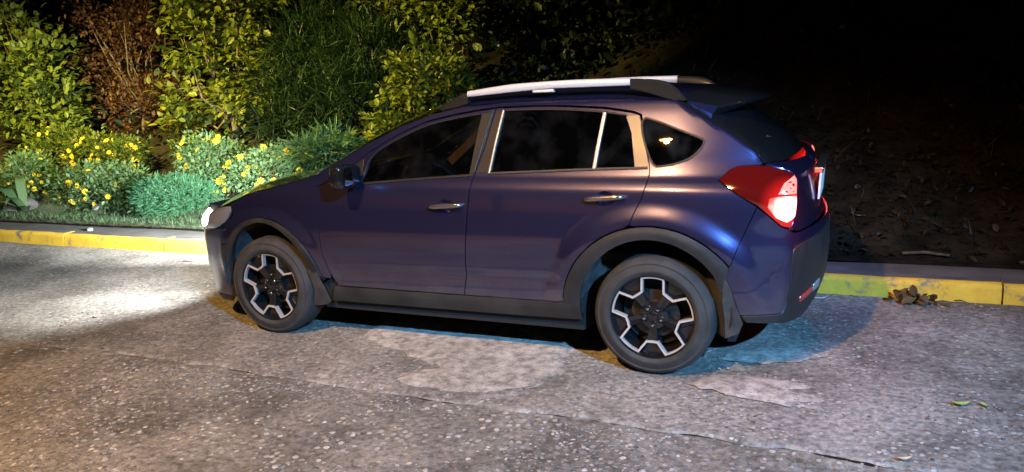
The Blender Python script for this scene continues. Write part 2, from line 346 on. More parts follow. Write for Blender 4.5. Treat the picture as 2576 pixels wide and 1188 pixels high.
def slab(name, xs, nrow, far, m):
    X = np.repeat(xs[None, :], nrow, 0); t = np.linspace(0, 1, nrow)[:, None]
    if far: Y0 = joint_y(xs)+.005+.014*vnoise(xs*20, xs*0, 31); Y1 = xs*0+1.9; Y = Y0+(Y1-Y0)*t**1.15
    else: Y1 = joint_y(xs)-.005-.017*vnoise(xs*18, xs*0, 32); Y0 = xs*0-6.; Y = Y1+(Y0-Y1)*t**1.6
    Z = zslab(X, Y, 1. if not far else .45, 40 if far else 60)
    if far:
        pm = in_poly(np.stack([X, Y], -1), patch); Z = Z+np.where(pm, .004, -.006*sst(.25, .6, vnoise(X*2.3, Y*2.3, 77)))
        wn_ = np.abs(Y-(.2+.1*(X+3)+.2*vnoise(X*1.2, X*0, 78))) ; Z = Z-.006*np.exp(-(wn_/.012)**2)*(X < -2.6)
    else:
        wn_ = np.abs(Y-(-1.0+.32*(X+2.6)+.25*vnoise(X*1.5, X*0, 79))); Z = Z-.008*np.exp(-(wn_/.012)**2)*(X < -1.6)
    e = np.minimum(t*40, 1); Z = Z-(.008*(1-e)**2)
    # edge skirt
    X = np.vstack([X[:1], X]); Y = np.vstack([Y[:1], Y]); Z = np.vstack([Z[:1]*0-.06, Z])
    ny, nx = X.shape; I = np.arange(nx*ny).reshape(ny, nx)
    F = np.stack([I[:-1, :-1].ravel(), I[:-1, 1:].ravel(), I[1:, 1:].ravel(), I[1:, :-1].ravel()], 1)
    if not far: F = F[:, ::-1]
    me = bpy.data.meshes.new(name); me.from_pydata(np.stack([X.ravel(), Y.ravel(), Z.ravel()], 1).tolist(), [], F.tolist())
    me.polygons.foreach_set('use_smooth', [True]*len(me.polygons)); me.materials.append(m); me.update()
    return link(bpy.data.objects.new(name, me), road)
sx = np.concatenate([np.linspace(-40, -9, 60)[:-1], np.linspace(-9, -4, 220)[:-1], np.linspace(-4, 3, 420), np.linspace(3, 14, 60)[1:]])
slab('concrete_slab', sx, 100, True, M['road_far'])
slab('concrete_slab', sx, 110, False, M['road_near'])

jx = np.linspace(-12, 6, 300); jv = [(x, float(joint_y(np.array([x]))[0])+d, -.030+.022*float(vnoise(np.array([x*3.]), np.array([.5]), 88)[0])) for x in jx for d in (-.04, .04)]
mesh_obj('joint_soil', jv, [(2*i, 2*i+2, 2*i+3, 2*i+1) for i in range(len(jx)-1)], m_soil, road)
def add_tint(me, per_face):
    a = me.attributes.new('tint', 'FLOAT', 'FACE'); a.data.foreach_set('value', per_face)
# embedded aggregate standing proud of the worn near slab
def pebbles(name, n, xr, yr, r0, r1, seed, m, dens=None, zf=None):
    r = np.random.default_rng(seed); V = []; F = []; T = []
    base = np.array([(1, 0, 0), (.5, .87, 0), (-.5, .87, 0), (-1, 0, 0), (-.5, -.87, 0), (.5, -.87, 0), (.55, .2, .8), (-.2, .5, .85), (-.3, -.45, .8)])
    fb = [(0, 1, 6), (1, 7, 6), (1, 2, 7), (2, 3, 7), (3, 8, 7), (3, 4, 8), (4, 5, 8), (5, 6, 8), (5, 0, 6), (6, 7, 8)]
    xs = r.uniform(*xr, n*3); ys = r.uniform(*yr, n*3)
    d = vnoise(xs*1.7, ys*1.7, seed)*.7+vnoise(xs*5, ys*5, seed+1)*.3
    keep = r.random(n*3) < np.clip((d-.2)*1.6, .15, 1); xs = xs[keep][:n]; ys = ys[keep][:n]
    for x, y in zip(xs, ys):
        q = r0+(r1-r0)*r.random()**2.5; a = r.uniform(0, 6.28); el = r.uniform(.6, 1)
        B = base*np.array([q, q*el, q*r.uniform(.25, .5)])*r.uniform(.65, 1.3, (9, 1))
        c, s = math.cos(a), math.sin(a); o = len(V)
        z = float(zf(np.array([x]), np.array([y]))[0])-q*.12
        V += [(x+c*b[0]-s*b[1], y+s*b[0]+c*b[1], z+b[2]) for b in B]; F += [tuple(i+o for i in f) for f in fb]; T += [r.random()]*len(fb)
    o = mesh_obj(name, V, F, m, smooth=False); add_tint(o.data, T); return o
m_agg = mat('aggregate_stone', (.3, .28, .26), .7); _n, _l, _b = nodes(m_agg)
_a = _n.new('ShaderNodeAttribute'); _a.attribute_name = 'tint'; _c = _n.new('ShaderNodeValToRGB')
_c.color_ramp.elements[0].color = (.06, .057, .053, 1); _c.color_ramp.elements[1].color = (.38, .355, .33, 1)
_e = _c.color_ramp.elements.new(.75); _e.color = (.20, .188, .175, 1)
_l.new(_a.outputs['Fac'], _c.inputs['Fac']); _l.new(_c.outputs[0], _b.inputs['Base Color'])
g1 = pebbles('road_gravel', 16000, (-3.6, 2.6), (-2.3, -.66), .005, .019, 5, m_agg, zf=lambda X, Y: zslab(X, Y, 1., 60))
tag(g1, kind='stuff', label='pale aggregate stones standing out of the near concrete slab'); g1.parent = road
g2 = pebbles('road_grit', 4500, (-4.6, 2.6), (-.55, 1.88), .004, .013, 6, m_agg, zf=lambda X, Y: zslab(X, Y, .45, 40))
tag(g2, kind='stuff', label='fine grit lying on the far concrete slab'); g2.parent = road

# mortar patches spread over the far slab, feathered and broken at the rim
def mortar(name, poly, seed):
    r = np.random.default_rng(seed); P = []
    n = len(poly)
    for i in range(n):
        a = np.array(poly[i]); b = np.array(poly[(i+1) % n]); k = max(2, int(np.linalg.norm(b-a)/.018))
        for j in range(k):
            q = a+(b-a)*j/k; P.append(q+.045*(np.array([vnoise(q[0:1]*14, q[1:2]*14, seed)[0], vnoise(q[0:1]*14+50, q[1:2]*14, seed)[0]])-.5)+r.normal(0, .004, 2))
    P = np.array(P); g = np.stack(np.meshgrid(np.arange(P[:, 0].min(), P[:, 0].max(), .035), np.arange(P[:, 1].min(), P[:, 1].max(), .035)), -1).reshape(-1, 2)+r.normal(0, .004, (1, 2))
    g = g[in_poly(g, P)]; g = g[np.min(((g[:, None]-P[None])**2).sum(2), 1) > .018**2]
    vs, _e1, fs, *_ = delaunay_2d_cdt([Vector(p) for p in np.vstack([P, g])], [(i, (i+1) % len(P)) for i in range(len(P))], [], 0, 1e-6)
    V2 = np.array([tuple(v) for v in vs]); F = np.array(fs); F = F[in_poly(V2[F].mean(1), P)]
    d = np.sqrt(np.min(((V2[:, None]-P[None])**2).sum(2), 1)); z = zslab(V2[:, 0], V2[:, 1], .45, 40)+.009*sst(0, .06, d)+.003*vnoise(V2[:, 0]*9, V2[:, 1]*9, seed)
    a = V2[F]; ar = (a[:, 1, 0]-a[:, 0, 0])*(a[:, 2, 1]-a[:, 0, 1])-(a[:, 1, 1]-a[:, 0, 1])*(a[:, 2, 0]-a[:, 0, 0]); F[ar < 0] = F[ar < 0][:, ::-1]
    mesh_obj(name, np.column_stack([V2, z]), [tuple(int(i) for i in f) for f in F], M['patch'], road)
mortar('mortar_patch', [(-.56, .62), (-.575, .25), (-.50, -.10), (-.56, -.30), (-.72, -.47), (-.95, -.53), (-1.28, -.52), (-1.42, -.38), (-1.25, -.22), (-1.6, -.05), (-2.0, .12), (-2.05, .55), (-1.3, .66)], 91)
mortar('mortar_patch', [(.30, .12), (.62, .16), (.86, .10), (.72, .02), (.98, -.10), (.74, -.12), (.92, -.20), (.50, -.16), (.20, -.05)], 92)
mortar('mortar_patch', [(.50, .62), (.70, .66), (.86, .58), (.74, .44), (.52, .36), (.30, .34), (.36, .48)], 93)
# ------------------------------------------------------------------ kerb
def kerb_paint():
    m = mat('kerb_yellow', rough=.75); n, l, b = nodes(m); tc = n.new('ShaderNodeTexCoord')
    nz = n.new('ShaderNodeTexNoise'); nz.inputs['Scale'].default_value = 5; nz.inputs['Detail'].default_value = 9; nz.inputs['Roughness'].default_value = .7
    l.new(tc.outputs['Object'], nz.inputs['Vector'])
    cr = n.new('ShaderNodeValToRGB'); e = cr.color_ramp.elements
    e[0].position = .36; e[0].color = (.20, .17, .11, 1); e[1].position = .45; e[1].color = (.64, .40, .03, 1)
    e2 = e.new(.7); e2.color = (.76, .50, .045, 1)
    l.new(nz.outputs['Fac'], cr.inputs['Fac']); l.new(cr.outputs[0], b.inputs['Base Color'])
    bp = n.new('ShaderNodeBump'); bp.inputs['Strength'].default_value = .4; bp.inputs['Distance'].default_value = .01
    n2 = n.new('ShaderNodeTexNoise'); n2.inputs['Scale'].default_value = 45; l.new(tc.outputs['Object'], n2.inputs['Vector'])
    l.new(n2.outputs['Fac'], bp.inputs['Height']); l.new(bp.outputs['Normal'], b.inputs['Normal'])
    return m
M['kerb'] = kerb_paint()
kerb = empty('kerb', (0, 1.9, 0)); tag(kerb, kind='structure')
kx = -26.55
kprof = [(0, -.06), (0, .085), (.006, .112), (.022, .126), (.05, .130), (.15, .130), (.15, -.06)]
while kx < 12:
    L = 1.5+random.uniform(-.04, .04); g = .006; V = []; F = []
    nsl = 10; jo = random.uniform(-.006, .006); jz = random.uniform(-.005, .005)
    for i in range(nsl+1):
        xx = kx+g+(L-2*g)*i/nsl
        for (yy, zz) in kprof:
            w = random.uniform(-.003, .003)
            V.append((xx, yy+jo+w*(yy < .1), zz+jz+w))
    m_ = len(kprof)
    for i in range(nsl):
        for k in range(m_-1): F.append((i*m_+k, (i+1)*m_+k, (i+1)*m_+k+1, i*m_+k+1))
    F.append(tuple(range(m_))); F.append(tuple(nsl*m_+k for k in range(m_-1, -1, -1)))
    o = mesh_obj('kerb_stone', V, F, M['kerb'], kerb, smooth=True); o.data.materials.append(m_pav)   # only the face and the rounded lip are painted
    for i in range(nsl):
        for k in (4, 5): o.data.polygons[i*(m_-1)+k].material_index = 1
    o.data.set_sharp_from_angle(angle=math.radians(40))
    kx += L
# ================================================================== CAR
# side surface: near flank at y ~ 0, centre line y = .89, nose towards -x, rear axle at x = 0
W = 1.78; HC = W/2
prof = pchip([.15, .22, .32, .42, .55, .66, .745, .84, .93, .985, 1.03, 1.07, 1.105, 1.14, 1.25, 1.40, 1.47, 1.50, 1.53, 1.56],
             [.085, .075, .062, .048, .026, .009, .004, .010, .018, .024, .033, .054, .080, .096, .139, .207, .243, .262, .30, .36])
def Yside(x, z):
    x = np.asarray(x, float); z = np.asarray(z, float)
    y = prof(z)+.085*(np.clip(-2.0-x, 0, 9)/1.1)**2+.075*(np.clip(x-.05, 0, 9)/.65)**2
    u = sst(1.0, 1.2, z); y = y+u*(.05*np.clip(x+.2, 0, 9)**2+.06*np.clip(-1.4-x, 0, 9)**2)
    r = np.hypot(x, (z-.34)*1.02); y = y-.028*(1-sst(.54, .66, r))*sst(.25, .5, z)
    r = np.hypot(x+2.635, (z-.34)*1.06); y = y-.026*(1-sst(.46, .58, r))*sst(.25, .5, z)
    y = y+.04*(np.clip(x-.35, 0, 9)/.35)**2*(1-sst(.78, .95, z))
    # pressed line low on the doors
    y = y+.010*np.exp(-((z-(.50+.02*(x+1.2)))/.035)**2)*sst(-2.2, -1.9, x)*(1-sst(-.6, -.45, x))
    return y
kr_x = pchip([.15, .30, .37, .40, .54, .64, .76, .82, .95, 1.05, 1.10, 1.125, 1.155, 1.195, 1.235, 1.267, 1.33, 1.385, 1.443, 1.50, 1.60],
             [.60, .64, .655, .66, .69, .70, .71, .705, .70, .70, .695, .665, .585, .545, .515, .467, .378, .286, .185, .10, -.05])
kr_c = pchip([.15, .24, .31, .47, .63, .78, .80, .82, .95, 1.08, 1.15, 1.25, 1.40, 1.60], [.74, .765, .80, .845, .855, .85, .835, .80, .79, .77, .70, .60, .40, .10])
kf_x = pchip([.12, .25, .45, .62, .75, .85, .95, 1.2], [-3.40, -3.45, -3.45, -3.43, -3.385, -3.26, -3.05, -2.6])
kf_c = pchip([.12, .25, .45, .62, .75, .85, .95, 1.2], [-3.46, -3.52, -3.52, -3.50, -3.45, -3.36, -3.2, -2.75])
RHO_R = .035; RHO_F = .30
def Psurf(s, z):
    s = np.atleast_1d(np.asarray(s, float)); z = np.atleast_1d(np.asarray(z, float))
    x = s.copy(); y = Yside(s, z)
    for sg, kx_, kc_, rho in ((1, kr_x, kr_c, RHO_R), (-1, kf_x, kf_c, RHO_F)):
        xk = kx_(z); xc = kc_(z); l = sg*(s-xk); yk = Yside(xk, z); D = HC-yk
        def rear(t):
            q = t/D; return xk+(xc-xk)*(1-(1-q)**2), yk+t
        m = l > -rho
        if not m.any(): continue
        ax, ay = xk-sg*rho, Yside(xk-sg*rho, z); bx, by = rear(np.full_like(z, rho))
        u = np.clip((l+rho)/(2*rho), 0, 1)
        qx = ax*(1-u)**2+2*u*(1-u)*xk+bx*u*u; qy = ay*(1-u)**2+2*u*(1-u)*yk+by*u*u
        rx, ry = rear(np.maximum(l, 0))
        mid = m & (l <= rho); far = l > rho
        x = np.where(mid, qx, np.where(far, rx, x)); y = np.where(mid, qy, np.where(far, ry, y))
    return np.stack([x, y, z], 1)
def send(z): xk = kr_x(z); return xk+(HC-Yside(xk, z))
def sbeg(z): xk = kf_x(z); return xk-(HC-Yside(xk, z))
def Nsurf(s, z, e=.005):
    a = Psurf(s+e, z)-Psurf(s-e, z); b = Psurf(s, z+e)-Psurf(s, z-e)
    n = np.cross(a, b); return n/(np.linalg.norm(n, axis=1, keepdims=True)+1e-12)
def resample(poly, step):
    out = []
    for i in range(len(poly)):
        a = np.array(poly[i], float); b = np.array(poly[(i+1) % len(poly)], float)
        n = max(1, int(math.ceil(np.linalg.norm(b-a)/step)))
        for k in range(n): out.append(a+(b-a)*k/n)
    return np.array(out)
def area2(P): return .5*np.sum(P[:, 0]*np.roll(P[:, 1], -1)-np.roll(P[:, 0], -1)*P[:, 1])
def inset(P, g):
    a = P-np.roll(P, 1, 0); b = np.roll(P, -1, 0)-P
    na = np.stack([-a[:, 1], a[:, 0]], 1); nb = np.stack([-b[:, 1], b[:, 0]], 1)
    na /= np.linalg.norm(na, axis=1, keepdims=True)+1e-12; nb /= np.linalg.norm(nb, axis=1, keepdims=True)+1e-12
    n = na+nb; ln = np.maximum((n*n).sum(1, keepdims=True), .6); n = n*2/ln
    return P+n*g
def smooth_poly(pts, it=2):
    P = np.array(pts, float)
    for _ in range(it):
        Q = .75*P+.25*np.roll(P, -1, 0); R = .25*P+.75*np.roll(P, -1, 0)
        P = np.stack([Q, R], 1).reshape(-1, 2)
    return P
def spath(pts, it=2):   # open Chaikin
    P = np.array(pts, float)
    for _ in range(it):
        Q = .75*P[:-1]+.25*P[1:]; R = .25*P[:-1]+.75*P[1:]
        P = np.vstack([P[:1], np.stack([Q, R], 1).reshape(-1, 2), P[-1:]])
    return [tuple(q) for q in P]
def panel(name, poly, m, parent, holes=(), off=0., gap=.0022, depth=.018, ds=.035, dz=.014, side='near', bow=0.):
    """A pressed sheet on the body surface: outline in (s, z), lifted, with a turned-in edge."""
    loops = []
    for i, L in enumerate([poly]+list(holes)):
        P = resample(L, .022)
        if (area2(P) > 0) != (i == 0): P = P[::-1]
        if gap:
            Pi = inset(P, gap)
            ctr = Psurf(P[:, 0], P[:, 1])[:, 1] > HC-.004
            Pi[ctr] = P[ctr]; P = Pi
        loops.append(P)
    lo = loops[0].min(0); hi = loops[0].max(0)
    gs = np.arange(lo[0], hi[0], ds); gz = np.arange(lo[1], hi[1], dz)
    G = np.stack(np.meshgrid(gs, gz), -1); G[1::2, :, 0] += ds/2; G = G.reshape(-1, 2)
    keep = in_poly(G, loops[0])
    for h in loops[1:]: keep &= ~in_poly(G, h)
    G = G[keep]
    B = np.vstack(loops)
    sc = np.array([1/ds, 1/dz])
    if len(G):
        dmin = np.min(((G[:, None, :]-B[None, :, :])**2*(sc*sc)).sum(2), 1) if len(G)*len(B) < 4e7 else np.ones(len(G))
        G = G[dmin > .2]
    pts = np.vstack([B, G]); edges = []; o = 0
    for L in loops:
        n = len(L); edges += [(o+i, o+(i+1) % n) for i in range(n)]; o += n
    vs, es, fs, ov, oe, of = delaunay_2d_cdt([Vector((p[0], p[1]*2.5)) for p in pts], edges, [], 0, 1e-6)
    P2 = np.array([(v[0], v[1]/2.5) for v in vs]); F = np.array(fs)
    C = P2[F].mean(1); k = in_poly(C, loops[0])
    for h in loops[1:]: k &= ~in_poly(C, h)
    F = F[k]
    a = P2[F]; ar = (a[:, 1, 0]-a[:, 0, 0])*(a[:, 2, 1]-a[:, 0, 1])-(a[:, 1, 1]-a[:, 0, 1])*(a[:, 2, 0]-a[:, 0, 0])
    F[ar < 0] = F[ar < 0][:, ::-1]
    X = Psurf(P2[:, 0], P2[:, 1]); N = Nsurf(P2[:, 0], P2[:, 1])
    X = X+N*off
    if bow:   # raised in the middle: cladding, lamps
        d = np.sqrt(np.min(((P2[:, None, :]-B[None, :, :])**2).sum(2), 1)); X = X+N*(bow*sst(0, .035, d))[:, None]
        Pm = X
        # numeric normals for bowed sheets
        nn = np.zeros_like(X); t = X[F]; fn = np.cross(t[:, 1]-t[:, 0], t[:, 2]-t[:, 0])
        for c in range(3): np.add.at(nn, F[:, c], fn)
        N = nn/(np.linalg.norm(nn, axis=1, keepdims=True)+1e-12)
    ctr = X[:, 1] > HC-.003; X[ctr, 1] = HC
    V = X.tolist(); NN = N.tolist(); FF = F.tolist()
    o = 0
    for L in loops:   # edge return
        n = len(L); idx = [ov_i for ov_i in range(o, o+n)]; o += n
        Xi = X[idx]; Ni = N[idx]
        t = np.roll(Xi, -1, 0)-np.roll(Xi, 1, 0); on = np.cross(t, Ni); on /= np.linalg.norm(on, axis=1, keepdims=True)+1e-12
        b0 = len(V); V += Xi.tolist(); V += (Xi-Ni*depth-on*.001).tolist(); NN += (on*.75+Ni*.5).tolist(); NN += on.tolist()
        for i in range(n):
            j = (i+1) % n
            if Xi[i, 1] > HC-.002 and Xi[j, 1] > HC-.002: continue
            FF.append([b0+i, b0+n+i, b0+n+j, b0+j])
    V = np.array(V); NN = np.array(NN); used = np.unique(np.concatenate([np.array(f) for f in FF])) ; mp = -np.ones(len(V), int); mp[used] = np.arange(len(used))
    V = V[used]; NN = NN[used]; FF = [[int(mp[i]) for i in f] for f in FF]
    out = []
    def flip(V, NN, FF): return V*[1, -1, 1]+[0, W, 0], NN*[1, -1, 1], [f[::-1] for f in FF]
    if side == 'near': return mesh_obj(name, V, FF, m, parent, True, NN)
    if side == 'far': return mesh_obj(name, *flip(V, NN, FF)[:1], flip(V, NN, FF)[2], m, parent, True, flip(V, NN, FF)[1])
    if side == 'both':
        v2, n2, f2 = flip(V, NN, FF)
        return mesh_obj(name, V, FF, m, parent, True, NN), mesh_obj(name, v2, f2, m, parent, True, n2)
    if side == 'full':
        v2, n2, f2 = flip(V, NN, FF); k = len(V)
        NN[V[:, 1] > HC-.003, 1] = 0; n2[v2[:, 1] < HC+.003, 1] = 0
        return mesh_obj(name, np.vstack([V, v2]), FF+[[i+k for i in f] for f in f2], m, parent, True, np.vstack([NN, n2]))
def strip(pts, width, depthoff, name, m, parent, both=True, h=.006):
    """A moulding of given width laid along a path on the body surface."""
    P = np.array(pts, float); X = Psurf(P[:, 0], P[:, 1]); N = Nsurf(P[:, 0], P[:, 1])
    t = np.gradient(X, axis=0); t /= np.linalg.norm(t, axis=1, keepdims=True); b = np.cross(N, t)
    w = width/2; rows = [X-b*w+N*(depthoff-.006), X-b*w*.9+N*(depthoff+h*.7), X+N*(depthoff+h), X+b*w*.9+N*(depthoff+h*.7), X+b*w+N*(depthoff-.006)]
    n = len(P); V = np.vstack(rows); F = []
    for r in range(4):
        for i in range(n-1): F.append((r*n+i, r*n+i+1, (r+1)*n+i+1, (r+1)*n+i))
    F.append(tuple(r*n for r in range(5))); F.append(tuple(r*n+n-1 for r in range(4, -1, -1)))
    o = [mesh_obj(name, V, F, m, parent)]
    if both: o.append(mesh_obj(name, V*[1, -1, 1]+[0, W, 0], [f[::-1] for f in F], m, parent))
    for q in o: q.data.set_sharp_from_angle(angle=math.radians(50))
    return o

car = empty('crossover_car', (-1.3, HC, 0))
tag(car, 'dark blue grey crossover car parked beside the yellow kerb with its lamps lit', 'car')
croot = car
_link0 = link
def adopt(o, parent):   # keeps world placement under a parent
    o.parent = parent; o.matrix_parent_inverse = Matrix.Translation(-car.location) if parent is car else Matrix.Identity(4); return o
_mesh_obj0 = mesh_obj
def arc(cx, cz, r, a0, a1, n=24, kx=1, kz=1):
    return [(cx+r*kx*math.cos(math.radians(a0+(a1-a0)*i/n)), cz+r*kz*math.sin(math.radians(a0+(a1-a0)*i/n))) for i in range(n+1)]

RX, FX, WZ = 0.0, -2.635, .335
# ---------------------------------------------------------------- outlines (s, z)
TE = [(-3.03, .872), (-2.97, .896), (-2.75, .972), (-2.5, 1.028), (-2.3, 1.074), (-2.2, 1.108), (-2.1, 1.160), (-1.85, 1.285), (-1.6, 1.395), (-1.4, 1.458), (-1.2, 1.496), (-.9, 1.513), (-.6, 1.517), (-.33, 1.515), (-.1, 1.507), (.06, 1.498)]
TEf = pchip([a for a, b in TE], [b for a, b in TE])
win_front = [(-1.066, 1.443), (-1.212, 1.427), (-1.421, 1.389), (-1.60, 1.318), (-1.80, 1.217), (-1.835, 1.055), (-1.45, 1.085), (-1.098, 1.108)]
win_rear = [(-.925, 1.460), (-.742, 1.462), (-.542, 1.456), (-.32, 1.440), (-.178, 1.417), (-.138, 1.327), (-.105, 1.153), (-.326, 1.147), (-.962, 1.121)]
quarter = smooth_poly([(-.108, 1.421), (.012, 1.387), (.163, 1.327), (.235, 1.300), (.262, 1.283), (.245, 1.245), (.195, 1.197), (.124, 1.171), (.06, 1.160), (-.012, 1.152)], 2)
gap_b = [(-.975, 1.482), (-1.015, 1.256), (-1.062, 1.105), (-1.077, 1.003), (-1.10, .80), (-1.135, .512), (-1.165, .372)]
gap_f = [(-2.172, 1.03), (-2.175, .927), (-2.171, .697), (-2.166, .588), (-2.128, .454), (-2.09, .372)]
gap_r = [(-.098, 1.447), (-.06, 1.30), (-.019, 1.151), (-.018, 1.10), (-.048, .993), (-.072, .946), (-.109, .856), (-.135, .836)]
arch_r = arc(RX, WZ, .520, 99, 172, 22)                       # body edge round the rear arch, from door gap forward
fd = gap_b[::-1]+[(-1.10, 1.470), (-1.24, 1.450), (-1.44, 1.412), (-1.62, 1.343), (-1.82, 1.240), (-1.93, 1.165), (-2.06, 1.075)]+gap_f
front_door_poly = gap_f[::-1]+[(-2.09, 1.06), (-1.955, 1.150), (-1.82, 1.238), (-1.62, 1.341), (-1.44, 1.411), (-1.24, 1.449), (-1.10, 1.468)]+gap_b
rear_door_poly = gap_b[::-1]+[(-.74, 1.486), (-.54, 1.480), (-.31, 1.464), (-.15, 1.440)]+[(-.098, 1.425)]+gap_r[1:]+[p for p in arch_r if p[0] < -.15]+[(-.46, .385), (-.56, .374)]
sill_top = .372
def handle_hole(cx, cz, rx=.052, rz=.036): return [(cx+rx*math.cos(t), cz+rz*math.sin(t)+.04*(rx*math.cos(t))) for t in np.linspace(0, 2*math.pi, 25)[:-1]]
hf = handle_hole(-1.232, .929); hr = handle_hole(-.252, .992)

# ---------------------------------------------------------------- doors
def set_children(panels, fn):
    for side, p in zip(('near', 'far'), panels): fn(p, side)
def own(objs, parent):
    for o in (objs if isinstance(objs, (list, tuple)) else [objs]):
        adopt(o, parent)
    return objs
fdoor = own(panel('front_door', front_door_poly, M['paint'], None, [win_front, hf], side='both', gap=.0034), car)
rdoor = own(panel('rear_door', rear_door_poly, M['paint'], None, [win_rear, hr], side='both', gap=.0034), car)
def sub(objs, parents):
    for o, p in zip(objs, parents): adopt(o, p)
    return objs
sub(panel('window_glass', win_front, M['glass_front'], None, off=-.006, gap=.0005, depth=.004, side='both'), fdoor)
div_x = [(-.292, 1.437), (-.326, 1.147)]
wr1 = [(-.925, 1.460), (-.742, 1.462), (-.542, 1.456), (-.308, 1.439), (-.338, 1.147), (-.962, 1.121)]
wr2 = [(-.296, 1.437), (-.178, 1.417), (-.138, 1.327), (-.105, 1.153), (-.322, 1.147)]
sub(panel('window_glass', wr1, M['glass'], None, off=-.006, gap=.0005, depth=.004, side='both'), rdoor)
sub(panel('vent_glass', wr2, M['glass'], None, off=-.006, gap=.0005, depth=.004, side='both'), rdoor)
lin = lambda a, b, n=14: [(a[0]+(b[0]-a[0])*i/n, a[1]+(b[1]-a[1])*i/n) for i in range(n+1)]
sub(strip(lin((-.300, 1.441), (-.331, 1.144)), .020, .002, 'window_divider', M['channel'], None), rdoor)
# pillar trims either side of the middle door gap, with the thin bright channels
sub(panel('pillar_trim', [(-1.063, 1.447), (-.983, 1.466), (-1.021, 1.256), (-1.062, 1.118), (-1.096, 1.112)], M['black'], None, off=.0015, gap=.001, depth=.01, side='both'), fdoor)
sub(panel('pillar_trim', [(-.972, 1.468), (-.927, 1.468), (-.963, 1.123), (-1.055, 1.119), (-1.013, 1.256)], M['black'], None, off=.0015, gap=.001, depth=.01, side='both'), rdoor)
sub(strip(lin((-.922, 1.466), (-.966, 1.116)), .011, .003, 'window_channel', M['channel'], None), rdoor)
sub(strip(lin((-.988, 1.468), (-1.060, 1.125)), .006, .003, 'window_channel', M['clad'], None), fdoor)
sub(panel('frame_trim', [(-.172, 1.420), (-.103, 1.423), (-.064, 1.30), (-.026, 1.156), (-.100, 1.150), (-.134, 1.327)], M['rail'] if False else mat('satin_trim', (.13, .115, .10), .42, .4, .2), None, off=.0015, gap=.001, depth=.01, side='both'), rdoor)
# belt and header mouldings
sub(strip(lin((-1.84, 1.050), (-1.45, 1.080), 8)+lin((-1.40, 1.083), (-1.075, 1.105), 8), .016, .002, 'belt_moulding', M['black'], None), fdoor)
sub(strip(lin((-.968, 1.115), (-.326, 1.142), 12)+lin((-.3, 1.1425), (-.03, 1.150), 6), .014, .002, 'belt_moulding', M['clad'], None), rdoor)
sub(strip(spath([(-1.072, 1.450), (-1.212, 1.433), (-1.421, 1.395), (-1.60, 1.324), (-1.80, 1.222), (-1.842, 1.10), (-1.838, 1.052)], 2), .010, .002, 'window_moulding', M['black'], None), fdoor)
sub(strip(spath([(-.925, 1.466), (-.742, 1.468), (-.542, 1.462), (-.32, 1.446), (-.175, 1.424)], 2), .010, .002, 'window_moulding', M['black'], None), rdoor)
def bowl(cx, cz, rx, rz, m):
    V = []; F = []; n = 24; K = 6
    for k in range(K+1):
        f = 1-k/K
        for i in range(n):
            t = 2*math.pi*i/n; s_ = cx+rx*f*math.cos(t); z_ = cz+rz*f*math.sin(t)+.04*rx*f*math.cos(t)
            q = Psurf(s_, z_)[0]-Nsurf(np.array([s_]), np.array([z_]))[0]*(.001+.030*(1-f**2.2)); V.append(q)
    for k in range(K):
        for i in range(n): F.append((k*n+i, k*n+(i+1) % n, (k+1)*n+(i+1) % n, (k+1)*n+i))
    F.append(tuple(K*n+i for i in range(n))); return np.array(V), F
def handle(cx, cz, L):
    pts = []; R = []
    for t in np.linspace(0, 1, 17):
        s_ = cx+L*(t-.5); z_ = cz+.072*(s_-cx)
        e = min(1, min(t, 1-t)/.16); o = -.006+.040*math.sin(e*math.pi/2)
        pts.append(Psurf(s_, z_)[0]+Nsurf(np.array([s_]), np.array([z_]))[0]*o); R.append(.0085+.004*math.sin(math.pi*t))
    V, F = tube(pts, R, 10); V = np.array(V); c = np.repeat(np.array(pts), 10, 0); V[:, 2] = c[:, 2]+(V[:, 2]-c[:, 2])*1.25
    return V, F
M['handle'] = mat('handle_paint', (.34, .30, .30), .24, .9, 1.0)
for doors, cx, cz, L in ((fdoor, -1.228, .930, .235), (rdoor, -.25, .993, .245)):
    for d, far in zip(doors, (0, 1)):
        for nm, (V, F), mm in (('handle_recess', bowl(cx, cz, .0525, .0365, None), M['paint']), ('handle', handle(cx, cz, L), M['handle'])):
            V = np.array(V)
            if far: V = V*[1, -1, 1]+[0, W, 0]; F = [f[::-1] for f in F]
            o = mesh_obj(nm, V, F, mm); adopt(o, d)

# ---------------------------------------------------------------- body side, fender, bumpers
seam = [(.06, 1.498), (.10, 1.495), (.165, 1.452), (.278, 1.387), (.370, 1.331), (.459, 1.269), (.507, 1.234), (.536, 1.197), (.560, 1.159)]
tail_top = [(.560, 1.1555), (.50, 1.157), (.433, 1.153), (.395, 1.136), (.345, 1.088)]
tail_low = [(.345, 1.088), (.439, 1.022), (.542, .957)]
band_low = [(-2.075, 1.067), (-1.945, 1.155), (-1.81, 1.245), (-1.61, 1.348), (-1.43, 1.418), (-1.235, 1.4565), (-1.09, 1.476), (-.975, 1.489), (-.74, 1.493), (-.54, 1.487), (-.305, 1.471), (-.14, 1.4465), (-.090, 1.428)]
side_poly = [(-2.172, 1.032), (-2.2, 1.108)]+TE[6:]+seam[1:]+tail_top[1:]+tail_low[1:]+[(.466, .78), (.421, .66), (.40, .60)]
side_poly += [p for p in arc(RX, WZ, .520, 30, 99, 16)]+gap_r[::-1][1:-1]+band_low[::-1]
own(panel('body_side', side_poly, M['paint'], None, [quarter], side='both'), car)
body_near = car.children[-2]; body_far = car.children[-1]
sub(panel('quarter_window', quarter, M['glass_quarter'], None, off=-.005, gap=.0005, depth=.004, side='both'), (body_near, body_far))
sub(strip([tuple(q) for q in np.vstack([quarter, quarter[:1]])], .012, .0, 'window_seal', M['black'], None, h=.004), (body_near, body_far))
